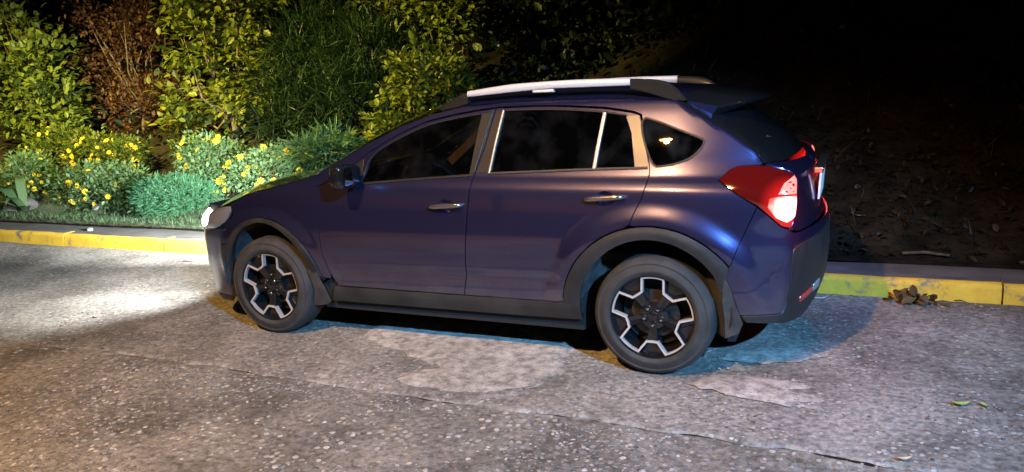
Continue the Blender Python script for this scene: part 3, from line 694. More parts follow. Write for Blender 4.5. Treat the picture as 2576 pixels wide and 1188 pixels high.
fender_poly = [(-2.172, 1.030), (-2.2, 1.106), (-2.3, 1.072), (-2.5, 1.026), (-2.75, .970), (-2.955, .896), (-2.93, .82), (-3.02, .72), (-3.06, .66), (-3.087, .602)]+arc(FX, WZ, .480, 144, 12, 30, .93, 1.0)+[(-2.13, .42)]+gap_f[::-1][1:-1]
own(panel('front_fender', fender_poly, M['paint'], None, side='both'), car)
# headlamp
hl = spath([(-2.945, .880), (-3.10, .858), (-3.22, .832), (-3.40, .80), (-3.50, .775)], 1)+spath([(-3.50, .70), (-3.36, .695), (-3.2, .70), (-3.10, .715), (-2.99, .775), (-2.945, .84)], 1)
heads = own(panel('headlight', hl, M['lens'], None, side='both', off=.002, bow=.012, depth=.05), car)
fb_top = hl[len(spath([(0, 0)]*5, 1)):]
zc = np.linspace(.735, .20, 12)
bump_poly = [(float(sbeg(z)), float(z)) for z in zc]+[(-3.3, .195), (-3.10, .20), (-3.105, .40)]+[(-3.088, .598)]+[(-3.06, .66), (-3.02, .718), (-3.095, .712), (-3.2, .697), (-3.36, .692), (-3.50, .697), (-3.62, .715)]
own(panel('front_bumper', bump_poly, M['paint'], None, side='full', gap=.002), car)
fbump = car.children[-1]
nose_poly = [(float(sbeg(z)), float(z)) for z in np.linspace(.838, .742, 5)]+[(-3.62, .722), (-3.505, .703), (-3.505, .774), (-3.40, .805), (-3.30, .822)]
nose_poly += [(float(sbeg(.838))*.4-3.30*.6, .834)]
own(panel('grille', nose_poly, M['gloss'], None, side='full', gap=.002, off=-.008), car)
lip = [(float(sbeg(.16)), .16), (-3.3, .155), (-3.12, .165), (-3.11, .196), (-3.3, .191), (float(sbeg(.195)), .195)]
o_ = panel('bumper_lip', lip, M['clad'], None, side='full', gap=0, off=.004); adopt(o_, fbump)
# fog lamp bezel at the corner of the front bumper
for far in (0, 1):
    V, F = lathe_y([(.0, -.012), (.03, -.010), (.036, 0), (.05, .004), (.055, .02), (.05, .03)], 24)
    V = np.array(V); c = Psurf(-3.50, .42)[0]; n = Nsurf(np.array([-3.50]), np.array([.42]))[0]; n[1] -= 0; q = Vector(n).to_track_quat('-Y', 'Z').to_matrix()
    V = V @ np.array(q).T+c-n*.005
    if far: V = V*[1, -1, 1]+[0, W, 0]; F = [f[::-1] for f in F]
    o = mesh_obj('fog_lamp', V, F, M['chrome']); adopt(o, fbump)
# lit headlamp cell: a projector bowl sitting just proud of the lens
hl_cell = smooth_poly([(-3.395, .815), (-3.275, .835), (-3.20, .79), (-3.215, .73), (-3.29, .712), (-3.395, .722)], 2)
sub(panel('lit_cell', [tuple(q) for q in hl_cell], M['headlit'], None, side='both', off=.016, gap=0, depth=.01, bow=.006), heads)

rb_top = [(.542, .955), (.60, .906), (.655, .851), (.700, .830), (.74, .812), (.80, .803)]
zc = np.linspace(.795, .748, 4)
rbump_poly = [(.40, .598), (.42, .658), (.465, .778)]+rb_top+[(1.1, .798)]+[(float(send(z)), float(z)) for z in zc]+[(1.15, .744), (.80, .742), (.728, .728), (.718, .66), (.712, .50), (.700, .42), (.672, .372), (.45, .370), (.40, .40), (.385, .50)]
own(panel('rear_bumper', rbump_poly, M['paint'], None, side='full', gap=.002), car)
rbump = car.children[-1]
rlow = [(.466, .366), (.676, .368), (.704, .418), (.716, .50), (.722, .66), (.732, .724), (.80, .738), (1.15, .740)]+[(float(send(z)), float(z)) for z in np.linspace(.740, .26, 12)]+[(.95, .262), (.75, .29), (.64, .318), (.49, .328)]
own(panel('bumper_cladding', rlow, M['clad'], None, side='full', gap=.001, off=.004, depth=.03), car)
rclad_low = car.children[-1]
refl = smooth_poly([(.735, .545), (.95, .575), (.95, .525), (.74, .505)], 1)
refl = [(.83, .425), (1.00, .445), (1.00, .410), (.84, .390)]
sub(panel('reflector', refl, M['reflector'], None, side='both', off=.010, gap=.001, depth=.014), (rclad_low, rclad_low))
sub(panel('reverse_lamp', [(1.02, .452), (1.13, .462), (1.13, .408), (1.02, .406)], M['channel'], None, side='both', off=.010, gap=.001, depth=.014), (rclad_low, rclad_low))
# tail lamps
tail_rear = [(.655, 1.130), (.72, 1.112), (.757, 1.085), (.768, 1.0), (.76, .94), (.735, .885), (.700, .842)]
tail_poly = tail_top[::-1][:-1]+[(.562, 1.153)]+tail_rear+[(.655, .858), (.60, .912), (.544, .961)]+tail_low[::-1][1:-1]
tails = own(panel('tail_light', tail_poly, M['red'], None, side='both', off=.006, bow=.008, depth=.03), car)
c1 = panel('brake_cell', [(.600, .998), (.640, 1.006), (.700, 1.008), (.745, 1.006), (.748, .965), (.725, .905), (.680, .880), (.630, .905), (.592, .955)], M['redlit'], None, side='both', off=.016, gap=0, depth=.004)
c2 = panel('side_cell', [(.640, 1.016), (.700, 1.016), (.745, 1.014), (.740, 1.075), (.712, 1.096), (.665, 1.064)], M['reddim'], None, side='both', off=.0155, gap=0, depth=.004)
sub(c1, tails); sub(c2, tails)
# tailgate: lower panel, black window surround, glass
zt = np.linspace(1.13, .806, 10)
gate = [(.708, .828), (.744, .878), (.768, .938), (.776, 1.0), (.765, 1.09), (.725, 1.120), (.66, 1.138), (.575, 1.157), (.575, 1.165), (.80, 1.152)]+[(float(send(z)), float(z)) for z in zt]+[(1.0, .805), (.83, .806)]
own(panel('tailgate', gate, M['paint'], None, side='full', gap=.002, ds=.03), car); tgate = car.children[-1]
sm = [(.105, 1.497), (.170, 1.455), (.283, 1.390), (.375, 1.335), (.464, 1.273), (.512, 1.238), (.541, 1.201), (.577, 1.169)]
zg = np.linspace(1.158, 1.50, 12)
rg = sm+[(.80, 1.156)]+[(float(send(z)), float(z)) for z in zg]
o_ = panel('rear_window', rg, M['gloss'], None, side='full', gap=.002, ds=.05, dz=.03); adopt(o_, tgate)
def part(name, bm, m, parent, smooth=False, bevel=0, auto=None, seg=2):
    o = bm_obj(name, bm, m, None, smooth, bevel, seg, auto); adopt(o, parent); return o
def mpart(name, V, F, m, parent, smooth=True, sharp=None):
    o = mesh_obj(name, V, F, m, None, smooth); adopt(o, parent)
    if sharp: o.data.set_sharp_from_angle(angle=math.radians(sharp))
    return o
def slab_bm(cx, cy, cz, sx, sy, sz, rot=None): return box_bm(cx, cy, cz, sx, sy, sz, rot=rot)
part('licence_plate', slab_bm(.806, HC, .975, .012, .40, .16, Matrix.Rotation(.06, 4, 'Y')), M['white_plate'], tgate, bevel=.003)
part('plate_garnish', slab_bm(.803, HC, 1.075, .05, .62, .035), M['handle'], tgate, bevel=.008)
# wiper on the rear glass
mpart('rear_wiper', *tube([(.63, HC, 1.20), (.60, .70, 1.22), (.535, .50, 1.275)], [.014, .008, .006], 8), M['black'], tgate)

# ---------------------------------------------------------------- cladding and mud flaps
def ring(cx, cz, r0, r1, a0, a1, kx=1, kz=1, n=40):
    return arc(cx, cz, r1, a0, a1, n, kx, kz)+arc(cx, cz, r0, a1, a0, n, kx, kz)
r_cl = arc(RX, WZ, .516, 175, 40, 40)+[(.41, .645), (.405, .60)]+[(.376, .50), (.362, .52), (.335, .60)]+arc(RX, WZ+.005, .425, 40, 182, 36, .98, 1.04)+[(-.412, .290), (-.47, .290), (-.518, .365)]
own(panel('arch_cladding', r_cl, M['clad'], None, side='both', off=.010, gap=.001, depth=.05, ds=.02, bow=.006), car)
f_cl = [(-3.112, .20), (-3.107, .40), (-3.085, .598)]+arc(FX, WZ, .478, 144, 12, 40, .93, 1.0)+[(-2.175, .40), (-2.22, .46), (-2.275, .46)]+arc(FX, WZ+.005, .425, 12, 168, 36, .90, 1.045)+[(-3.05, .30), (-3.055, .20)]
own(panel('arch_cladding', f_cl, M['clad'], None, side='both', off=.010, gap=.001, depth=.05, ds=.02, bow=.006), car)
sill = [(-2.12, .371), (-1.3, .373), (-.56, .377), (-.475, .40), (-.418, .40), (-.412, .282), (-.75, .276), (-1.3, .273), (-2.15, .268)]
own(panel('sill_cladding', sill, M['clad'], None, side='both', off=.012, gap=.001, depth=.06, ds=.04, bow=.008), car)
def flap(pts, m, yoff, name):
    P = np.array(pts, float); n = len(P); ya = Yside(P[:, 0], np.maximum(P[:, 1], .22))-.012
    for far in (0, 1):
        V = np.vstack([np.stack([P[:, 0], ya, P[:, 1]], 1), np.stack([P[:, 0]+yoff*.16, ya+.20, P[:, 1]], 1)])
        F = [tuple(range(n))[::-1], tuple(n+i for i in range(n))]+[(i, (i+1) % n, n+(i+1) % n, n+i) for i in range(n)]
        F = [f[::-1] for f in F]
        if far: V = V*[1, -1, 1]+[0, W, 0]; F = [f[::-1] for f in F]
        o = mesh_obj(name, V, F, m, None, False); adopt(o, car)
flap([(.385, .60), (.415, .545), (.445, .44), (.475, .32), (.452, .262), (.385, .232), (.385, .33), (.378, .45)], M['flap'], -1, 'mud_flap')
flap([(-2.29, .47), (-2.225, .495), (-2.19, .36), (-2.165, .262), (-2.20, .235), (-2.32, .215), (-2.285, .34)], M['flap'], -1, 'mud_flap')

# ---------------------------------------------------------------- hood, windscreen, roof
def loft(name, near, ctr, m, n=28, pz=2.6, px=2.0, full=True, ys=None, sharp=60):
    N = np.array(near, float); C = np.array(ctr, float)
    rows = []
    for a, c in zip(N, C):
        t = np.linspace(0, 1, n); q = 1-t
        y = a[1]+(HC-a[1])*t; x = c[0]+(a[0]-c[0])*q**px; z = c[1]+(a[2]-c[1])*q**pz
        h = np.stack([x, y, z], 1); rows.append(np.vstack([h, (h*[1, -1, 1]+[0, W, 0])[::-1][1:]]))
    V = np.vstack(rows); k = rows[0].shape[0]; F = []
    for i in range(len(rows)-1):
        for j in range(k-1): F.append((i*k+j, i*k+j+1, (i+1)*k+j+1, (i+1)*k+j)[::-1])
    o = mesh_obj(name, V, F, m); adopt(o, car); return o
def dense(pts, n):
    P = np.array(pts, float); d = np.concatenate([[0], np.cumsum(np.linalg.norm(np.diff(P, axis=0), axis=1))])
    t = np.linspace(0, d[-1], n); return np.stack([pchip(d, P[:, k])(t) for k in range(P.shape[1])], 1)
def edge(xs): return [(float(x), float(Yside(x, TEf(x))), float(TEf(x))) for x in xs]
hn = dense([(-3.20, .20, .838), (-3.08, .115, .862)]+edge([-2.96, -2.75, -2.5, -2.3, -2.205]), 26)
hc = dense([(-3.375, .838), (-3.30, .892), (-3.16, .950), (-2.95, 1.002), (-2.75, 1.032), (-2.62, 1.045), (-2.54, 1.050)], 26)
hood = loft('bonnet', hn, hc, M['paint'], pz=2.0)
wn_ = dense(edge([-2.2, -2.1, -1.95, -1.75, -1.55, -1.35, -1.21]), 22)
wc_ = dense([(-2.535, 1.045), (-2.42, 1.115), (-2.2, 1.235), (-1.95, 1.355), (-1.70, 1.455), (-1.50, 1.522), (-1.38, 1.552)], 22)
wsn = wn_.copy(); wind = loft('windscreen', wsn, wc_, M['glass'], pz=2.4)
rn = dense(edge([-1.205, -1.0, -.8, -.6, -.4, -.2, -.05, .06])+[(.12, .275, 1.485)], 30)
rc = dense([(-1.375, 1.553), (-1.15, 1.575), (-.9, 1.588), (-.65, 1.592), (-.4, 1.588), (-.15, 1.575), (.05, 1.558), (.16, 1.545), (.22, 1.536)], 30)
loft('roof', rn, rc, M['paint'], pz=3.4)
# spoiler over the rear glass
def spoiler():
    sec_n = [(.075, .285, 1.500), (.17, .300, 1.484), (.255, .312, 1.466), (.300, .318, 1.453), (.285, .318, 1.425), (.250, .315, 1.392), (.20, .305, 1.425), (.12, .29, 1.462)]
    sec_c = [(.20, 1.552), (.32, 1.532), (.44, 1.508), (.52, 1.488), (.515, 1.470), (.47, 1.452), (.38, 1.452), (.22, 1.45)]
    n = 20; rows = []
    for a, c in zip(sec_n, sec_c):
        t = np.linspace(0, 1, n); q = (1-t)
        h = np.stack([c[0]+(a[0]-c[0])*q**2.2, a[1]+(HC-a[1])*t, c[1]+(a[2]-c[1])*q**2.6], 1); rows.append(np.vstack([h, (h*[1, -1, 1]+[0, W, 0])[::-1][1:]]))
    V = np.vstack(rows); k = rows[0].shape[0]; m_ = len(rows); F = []
    for i in range(m_):
        for j in range(k-1): F.append((i*k+j, i*k+j+1, ((i+1) % m_)*k+j+1, ((i+1) % m_)*k+j)[::-1])
    F.append(tuple(i*k for i in range(m_))); F.append(tuple(i*k+k-1 for i in range(m_-1, -1, -1)))
    return V, F
sp = mesh_obj('roof_spoiler', *spoiler(), M['gloss'], None); sp.data.materials.append(M['paint'])
for _q in list(sp.data.polygons)[-2:]: _q.material_index = 1
sp.data.set_sharp_from_angle(angle=math.radians(35)); adopt(sp, car)
# roof rails
def rail(y0, far):
    xs = np.linspace(-1.17, -.165, 26); zt = pchip([-1.17, -.83, -.46, -.16, .08], [1.586, 1.6185, 1.6265, 1.6215, 1.604]); zb = pchip([-1.17, -.758, -.61, -.168, .05], [1.551, 1.577, 1.583, 1.583, 1.572])
    def bar(xs, w, y, tz, bz):
        V = []; F = []
        for x in xs:
            t, b_ = float(tz(x)), float(bz(x))
            for (yy, zz) in ((-w, b_+.006), (-w*.8, b_), (w*.8, b_), (w, b_+.006), (w, t-.010), (w*.55, t), (-w*.55, t), (-w, t-.010)): V.append((x, y+yy, zz))
        for i in range(len(xs)-1):
            for k in range(8): F.append((i*8+k, (i+1)*8+k, (i+1)*8+(k+1) % 8, i*8+(k+1) % 8))
        F.append(tuple(range(8))); F.append(tuple((len(xs)-1)*8+k for k in range(7, -1, -1)))
        V = np.array(V)
        if far: V = V*[1, -1, 1]+[0, W, -.024]; F = [f[::-1] for f in F]
        return V, F
    V, F = bar(xs, .020, y0, zt, zb); r = mesh_obj('roof_rail', V, F, M['rail'], None); r.data.set_sharp_from_angle(angle=math.radians(60)); adopt(r, car)
    def ch(V, F, m, nm):
        o = mesh_obj(nm, V, F, m, None); o.data.set_sharp_from_angle(angle=math.radians(40)); adopt(o, r)
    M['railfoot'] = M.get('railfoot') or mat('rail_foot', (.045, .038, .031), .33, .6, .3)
    # rear foot sweeps down to the roof
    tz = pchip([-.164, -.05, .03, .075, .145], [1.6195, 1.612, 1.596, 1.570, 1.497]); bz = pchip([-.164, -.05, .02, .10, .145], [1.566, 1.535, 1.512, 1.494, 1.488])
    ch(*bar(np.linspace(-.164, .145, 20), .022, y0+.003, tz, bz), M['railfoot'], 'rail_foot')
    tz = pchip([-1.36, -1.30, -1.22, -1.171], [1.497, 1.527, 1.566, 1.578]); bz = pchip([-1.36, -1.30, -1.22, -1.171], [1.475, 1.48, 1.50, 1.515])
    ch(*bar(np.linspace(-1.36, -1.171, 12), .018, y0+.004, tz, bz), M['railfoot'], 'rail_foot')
    V, F = bar(np.linspace(-.745, -.618, 8), .0175, y0-.001, lambda x: 1.580, lambda x: 1.563); ch(V, F, M['rail'], 'rail_foot')
rail(.285, 0); rail(.285, 1)

# ---------------------------------------------------------------- door mirror
def mirror(far):
    bm = bmesh.new(); bmesh.ops.create_uvsphere(bm, u_segments=28, v_segments=18, radius=1)
    for v in bm.verts:
        x, y, z = v.co; e = .55
        f = lambda a: math.copysign(abs(a)**e, a)
        x, y, z = f(x), f(y), f(z)
        x = x*.066 if x < 0 else x*.030
        v.co = Vector((-1.845+x+.02*y, -.080+y*.095, 1.118+z*(.072-.010*y)))
    if far:
        for v in bm.verts: v.co.y = W-v.co.y
        bmesh.ops.reverse_faces(bm, faces=bm.faces)
    o = part('door_mirror', bm, M['gloss'], car, smooth=True)
    V, F = tube([(-1.86, -.02, 1.058), (-1.885, .04, 1.045), (-1.91, .11, 1.06)], [.022, .026, .034], 10)
    V = np.array(V)
    if far: V = V*[1, -1, 1]+[0, W, 0]; F = [f[::-1] for f in F]
    mpart('mirror_arm', V, F, M['black'], o)
    bm = box_bm(-1.8155, -.080 if not far else W+.080, 1.118, .004, .145, .105); part('mirror_glass', bm, M['chrome'], o, bevel=.001)
for far in (0, 1): mirror(far)
sub(panel('mirror_sail', [(-1.858, 1.195), (-2.06, 1.068), (-2.10, 1.038), (-1.853, 1.053)], M['black'], None, off=.004, gap=.001, depth=.01, side='both'), fdoor)

# ---------------------------------------------------------------- inner shell, wheel wells, cabin
def inner_shell():
    V = []; F = []; zs = [.20, .40, .60, .75, .86]; xs = np.concatenate([np.linspace(-3.3, -3.02, 4), [-3.0, -2.27, -2.25], np.linspace(-2.2, -.42, 18), [-.40, .37, .39, .41, .43]])
    for x in xs:
        inw = (-3.01 < x < -2.26) or (-.41 < x < .38)
        for z in zs:
            y = float(Psurf(x, z)[0, 1])+.03
            if inw and z < .8: y = .36
            V.append((x, y, z))
    nz = len(zs); n = len(V); V = np.array(V); V2 = V*[1, -1, 1]+[0, W, 0]
    for i in range(len(xs)-1):
        for k in range(nz-1):
            a = (i*nz+k, (i+1)*nz+k, (i+1)*nz+k+1, i*nz+k+1); F.append(a); F.append(tuple(n+q for q in a[::-1]))
        F.append((i*nz, n+i*nz, n+(i+1)*nz, (i+1)*nz))
    F.append(tuple(list(range(nz))+[n+k for k in range(nz-1, -1, -1)])[::-1]); e = (len(xs)-1)*nz
    F.append(tuple(list(range(e, e+nz))+[n+e+k for k in range(nz-1, -1, -1)]))
    return np.vstack([V, V2]), F
mpart('underbody', *inner_shell(), M['under'], car, smooth=False)
for cx in (RX, FX):
    for far in (0, 1):
        V = []; F = []; n = 26
        for i in range(n+1):
            a = math.radians(-4+188*i/n)
            for (y, r) in ((.045, .440), (.10, .436), (.30, .43), (.36, .40)): V.append((cx+r*(.93 if cx == FX else .97)*math.cos(a), y, WZ+.005+r*1.02*math.sin(a)))
        for i in range(n):
            for k in range(3): F.append((i*4+k, i*4+k+1, (i+1)*4+k+1, (i+1)*4+k))
        V = np.array(V)
        if far: V = V*[1, -1, 1]+[0, W, 0]; F = [f[::-1] for f in F]
        mpart('wheel_well', V, F, M['liner'], car)
part('cabin_floor', box_bm(-.9, HC, .62, 2.9, 1.30, .04), M['interior'], car)
def seat(x, y, w, bench=False):
    bm = bmesh.new()
    box_bm(x-.22, y, .80, .52, w, .16, bm); box_bm(x+.08, y, 1.06, .14, w*.92, .56, bm, Matrix.Rotation(.32, 4, 'Y'))
    for k in ((0,) if not bench else (-.45, 0, .45)): box_bm(x+.20, y+k, 1.385, .09, .26, .15, bm, Matrix.Rotation(.2, 4, 'Y'))
    part('rear_bench' if bench else 'front_seat', bm, M['seat'], car, bevel=.035, seg=3, smooth=True)
seat(-1.05, .52, .50); seat(-1.05, W-.52, .50); seat(-.08, HC, 1.25, True)
part('dashboard', box_bm(-2.02, HC, .96, .42, 1.28, .22), M['interior'], car, bevel=.05, seg=3, smooth=True)
bm = bmesh.new(); V, F = tube([(-1.70+.07*math.sin(t)*.5, .50+.185*math.cos(t), 1.02+.17*math.sin(t)) for t in np.linspace(0, 2*math.pi, 33)[:-1]], .016, 8, cap=False)
n8 = 8; N_ = 32; F = F+[((N_-1)*n8+k, (N_-1)*n8+(k+1) % n8, (k+1) % n8, k) for k in range(n8)]
mpart('steering_wheel', V, F, M['black'], car)
def belt(p0, p1, nm='seat_belt'):
    p0 = np.array(p0); p1 = np.array(p1); d = (p1-p0)/np.linalg.norm(p1-p0); w = np.array([d[2], 0, -d[0]])*.025; th = np.array([0, .002, 0])
    V = []; 
    for t in np.linspace(0, 1, 9):
        c = p0+(p1-p0)*t+np.array([0, .015*math.sin(t*math.pi), 0])
        V += [c-w-th, c+w-th, c+w+th, c-w+th]
    F = [(i*4+k, i*4+(k+1) % 4, (i+1)*4+(k+1) % 4, (i+1)*4+k) for i in range(8) for k in range(4)]+[(3, 2, 1, 0), (32, 33, 34, 35)]
    mpart(nm, V, F, M['belt'], car, False)
belt((-1.02, .235, 1.40), (-1.32, .265, 1.16)); belt((-.17, .235, 1.33), (-.36, .235, 1.14))
for y in (.17, W-.17): mpart('inner_pillar', *tube([(-1.04, y+.10, 1.44), (-1.08, y, 1.12), (-1.12, y-.08, .7)], [.045, .05, .06], 8), M['interior'], car)
part('cargo_trim', box_bm(.25, HC, .98, .55, 1.24, .06), M['interior'], car, bevel=.02)
bm = box_bm(-1.74, HC, 1.43, .05, .22, .06); part('inside_mirror', bm, M['chrome'], car, bevel=.012)

# ---------------------------------------------------------------- wheels
def ring_poly_prism(loop_o, loop_i, y0, y1):
    n = len(loop_o); V = []
    for L, y in ((loop_o, y0), (loop_i, y0), (loop_i, y1), (loop_o, y1)):
        for p in L: V.append((p[0], y(p) if callable(y) else y, p[1]))
    F = []
    for i in range(n):
        j = (i+1) % n
        F += [(i, j, n+j, n+i), (n+i, n+j, 2*n+j, 2*n+i), (2*n+i, 2*n+j, 3*n+j, 3*n+i), (3*n+i, 3*n+j, j, i)]
    return V, F
def pol(r, a): return np.array([r*math.cos(math.radians(a)), r*math.sin(math.radians(a))])
def gear(d, R=.2235, ri=.149, w=.0):
    pts = []
    for k in range(5):
        c = d+72*k
        pts += [pol(R, c+a) for a in np.linspace(-16.5, 16.5, 9)]
        pts += [pol(ri+.004, c+36-10.5), pol(ri, c+36), pol(ri+.004, c+36+10.5)]
    return np.array(pts)
def wheel(cx, near, rot, name='wheel'):
    y0 = .012
    tyre_prof = [(.226, .030), (.232, .012), (.240, .006), (.252, .001), (.254, -.001), (.268, -.003), (.270, -.001), (.290, -.001), (.292, .002), (.303, .003), (.305, .001), (.312, .005), (.328, .022), (.335, .048), (.3375, .08), (.338, .112), (.3375, .145), (.335, .178), (.328, .203), (.30, .224), (.25, .222), (.226, .20)]
    rim_prof = [(.2405, .010), (.236, .0045), (.230, .006), (.2265, .014), (.222, .030), (.214, .060), (.205, .11), (.203, .20), (.226, .205)]
    V, F = lathe_y(rim_prof, 72)
    w = mesh_obj(name, V, [f for f in F], M['gloss'], None); w.data.set_sharp_from_angle(angle=math.radians(50)); adopt(w, car)
    w.matrix_parent_inverse = Matrix.Identity(4)
    w.location = Vector((cx, y0 if near else W-y0, WZ+.003))-car.location
    if not near: w.rotation_euler = (0, 0, math.pi)
    def ch(nm, V, F, m, smooth=True, sharp=45, loc=None):
        o = mesh_obj(nm, V, F, m, w, smooth)
        if sharp: o.data.set_sharp_from_angle(angle=math.radians(sharp))
        if loc is not None: o.location = loc
        return o
    V, F = lathe_y(tyre_prof, 96)
    ch('tyre', V, F, M['tyre'], sharp=60)
    # raised sidewall ribs
    g = gear(rot, .231, .150)
    # uniform-width silver line: inset of the gear outline
    nrm = inset(g[::-1] if area2(g) < 0 else g, .0112); gi = nrm if area2(g) > 0 else nrm[::-1]
    yf = lambda p: .0135+.05*max(0, .2235-math.hypot(p[0], p[1]))
    V, F = ring_poly_prism(g, gi, yf, .045); ch('rim_trim', V, [f[::-1] for f in F], M['silver'], False, None)
    # black pockets between trim and rim edge
    for k in range(5):
        c = rot+72*k+36
        lo_ = [pol(.151, c-10.2), pol(.148, c), pol(.151, c+10.2)]; hi_ = [pol(.231, c+a) for a in np.linspace(19.2, -19.2, 9)]
        out = lo_+hi_; n = len(out); V = [(p[0], .020+.10*max(0, .22-math.hypot(*p)), p[1]) for p in out]; cen = sum(out)/n; V.append((cen[0], .052, cen[1]))
        mid = [(p*.72+cen*.28) for p in out]; V += [(p[0], .046, p[1]) for p in mid]
        F = [(i, (i+1) % n, n+1+(i+1) % n, n+1+i) for i in range(n)]+[(n+1+i, n+1+(i+1) % n, n) for i in range(n)]
        ch('rim_pocket', V, [f[::-1] for f in F], M['gloss'], True, 30)
        # spoke
        bm = bmesh.new(); d = pol(1, c); t = np.array([-d[1], d[0]])
        secs = []
        for r, hw, ya, yb in ((.035, .020, .034, .09), (.075, .021, .036, .09), (.115, .025, .030, .08), (.156, .031, .024, .06)):
            q = [d*r-t*hw*1.25, d*r-t*hw, d*r+t*hw, d*r+t*hw*1.25]
            secs.append([bm.verts.new((q[0][0], yb, q[0][1])), bm.verts.new((q[1][0], ya, q[1][1])), bm.verts.new(((d*r)[0], ya+.006, (d*r)[1])), bm.verts.new((q[2][0], ya, q[2][1])), bm.verts.new((q[3][0], yb, q[3][1]))])
        for a, b in zip(secs, secs[1:]):
            for i in range(4): bm.faces.new((a[i], b[i], b[i+1], a[i+1]))
        bm.faces.new(secs[-1][::-1]); bm.normal_update()
        me = bpy.data.meshes.new('spoke'); bm.to_mesh(me); bm.free(); me.materials.append(M['gloss']); link(bpy.data.objects.new('spoke', me), w)
        V, F = lathe_y([(0, .018), (.005, .018), (.0085, .021), (.0095, .028), (.0095, .05)], 12)
        p = pol(.050, c); ch('lug_nut', V, F, M['chrome'], True, 40, (p[0], 0, p[1]))
    V, F = lathe_y([(0, .026), (.022, .027), (.027, .031), (.030, .040), (.062, .043), (.078, .050), (.084, .09)], 40); ch('hub_cap', V, F, M['gloss'])
    V, F = lathe_y([(.07, .100), (.075, .094), (.135, .094), (.138, .098), (.138, .118), (.07, .118)], 48); ch('brake_disc', V, F, M['disc'])
    V, F = lathe_y([(0, .13), (.19, .13), (.20, .16)], 32); ch('brake_plate', V, F, M['under'])
    return w
wheel(RX, True, 88.6); wheel(FX, True, 85.0); wheel(RX, False, 88.6); wheel(FX, False, 85.0)

# the car's own lamps give light: headlamp beams and tail lamps
def spot(name, p, aim, c, w, cone, blend, rad, parent=None):
    L = bpy.data.lights.new(name, 'SPOT'); L.energy = w; L.color = c; L.spot_size = math.radians(cone); L.spot_blend = blend; L.shadow_soft_size = rad
    o = bpy.data.objects.new(name, L); o.location = p; o.rotation_euler = (Vector(aim)-Vector(p)).to_track_quat('-Z', 'Y').to_euler(); link(o)
    return o
for y, aim, w, cone, bl in ((.28, (-9.0, 1.1, .5), 760, 128, 1.0), (W-.28, (-8.2, 3.4, -.05), 3600, 62, .8)):
    o = spot('headlight_beam', (-3.47, y, .775), aim, (.97, .98, .96), w, cone, bl, .05); adopt(o, car)
for y in (.10, W-.10):
    L = bpy.data.lights.new('tail_glow', 'POINT'); L.energy = 8; L.color = (1, .03, .015); L.shadow_soft_size = .04
    o = bpy.data.objects.new('tail_glow', L); o.location = (.80, y, .955); link(o); adopt(o, car)

# ================================================================== PLANTS
def leaf_shape(kind):
    if kind == 'broad':   # folded ovate leaf, 6 verts
        V = np.array([(0, 0, 0), (.35, .30, .07), (.75, .24, .02), (1, 0, -.08), (.75, -.24, .02), (.35, -.30, .07), (.5, 0, -.02)]); F = [(0, 6, 1), (1, 6, 2), (2, 6, 3), (3, 6, 4), (4, 6, 5), (5, 6, 0)]
    elif kind == 'small':
        V = np.array([(0, 0, 0), (.5, .28, .05), (1, 0, -.05), (.5, -.28, .05)]); F = [(0, 2, 1), (0, 3, 2)]
    elif kind == 'blade':
        V = np.array([(0, -.02, 0), (0, .02, 0), (.5, .022, .10), (.5, -.022, .10), (1, 0, -.06)]); F = [(0, 1, 2, 3), (3, 2, 4)]
    else:                 # feathery spray: three narrow lobes
        V = np.array([(0, 0, 0), (.6, .07, .05), (1, 0, -.03), (.6, -.07, .05), (.25, .05, .02), (.55, .42, .02), (.35, .02, 0), (.25, -.05, .02), (.55, -.42, .02), (.35, -.02, 0)]); F = [(0, 3, 2), (0, 2, 1), (4, 6, 5), (7, 8, 9)]
    return V, F
def leaves_mesh(name, P, D, size, kind, m, parent, jitter=.5, seed=0, tint=None):
    r = np.random.default_rng(seed); V0, F0 = leaf_shape(kind); n = len(P)
    d = D/(np.linalg.norm(D, axis=1, keepdims=True)+1e-9)+r.normal(0, jitter, (n, 3)); d /= np.linalg.norm(d, axis=1, keepdims=True)
    s = np.cross(d, np.array([0, 0, 1.])+r.normal(0, .35, (n, 3))); s /= np.linalg.norm(s, axis=1, keepdims=True)+1e-9
    u = np.cross(s, d); L = size*r.uniform(.55, 1.25, n)
    V = P[:, None, :]+L[:, None, None]*(V0[None, :, 0, None]*d[:, None, :]+V0[None, :, 1, None]*s[:, None, :]+V0[None, :, 2, None]*u[:, None, :])
    k = len(V0); me = bpy.data.meshes.new(name)
    F = [tuple(int(i+q*k) for i in f) for q in range(n) for f in F0]
    me.from_pydata(V.reshape(-1, 3).tolist(), [], F); me.materials.append(m); me.update()
    t = r.random(n) if tint is None else tint
    add_tint(me, np.repeat(t, len(F0)))
    return link(bpy.data.objects.new(name, me), parent)
def crown_points(blobs, ncl, nleaf, csize, seed, shell=.55):
    """Twig clusters spread through the outer part of the crown, leaves round every twig end."""
    r = np.random.default_rng(seed); w = np.array([b[3]*b[4]+b[3]*b[5]+b[4]*b[5] for b in blobs]); w = w/w.sum()
    C = []; D = []
    while len(C) < ncl:
        b = blobs[r.choice(len(blobs), p=w)]; v = r.normal(size=3); v /= np.linalg.norm(v); f = r.uniform(shell, 1.0)**.5*r.uniform(.82, 1.08)
        p = np.array(b[:3])+v*np.array(b[3:])*f
        if p[2] < float(terrain(p[0], p[1]))+.04: continue
        C.append(p); D.append(v)
    C = np.array(C); D = np.array(D); k = r.integers(int(nleaf*.5), int(nleaf*1.5)+1, ncl); idx = np.repeat(np.arange(ncl), k)
    off = r.normal(0, 1, (len(idx), 3))*csize*[1, 1, .62]
    P = C[idx]+off; dd = D[idx]+off/csize*.8+np.array([0, 0, .25])
    ct = r.random(ncl); return C, P, dd, np.clip(ct[idx]*.6+r.random(len(idx))*.4, 0, 1)
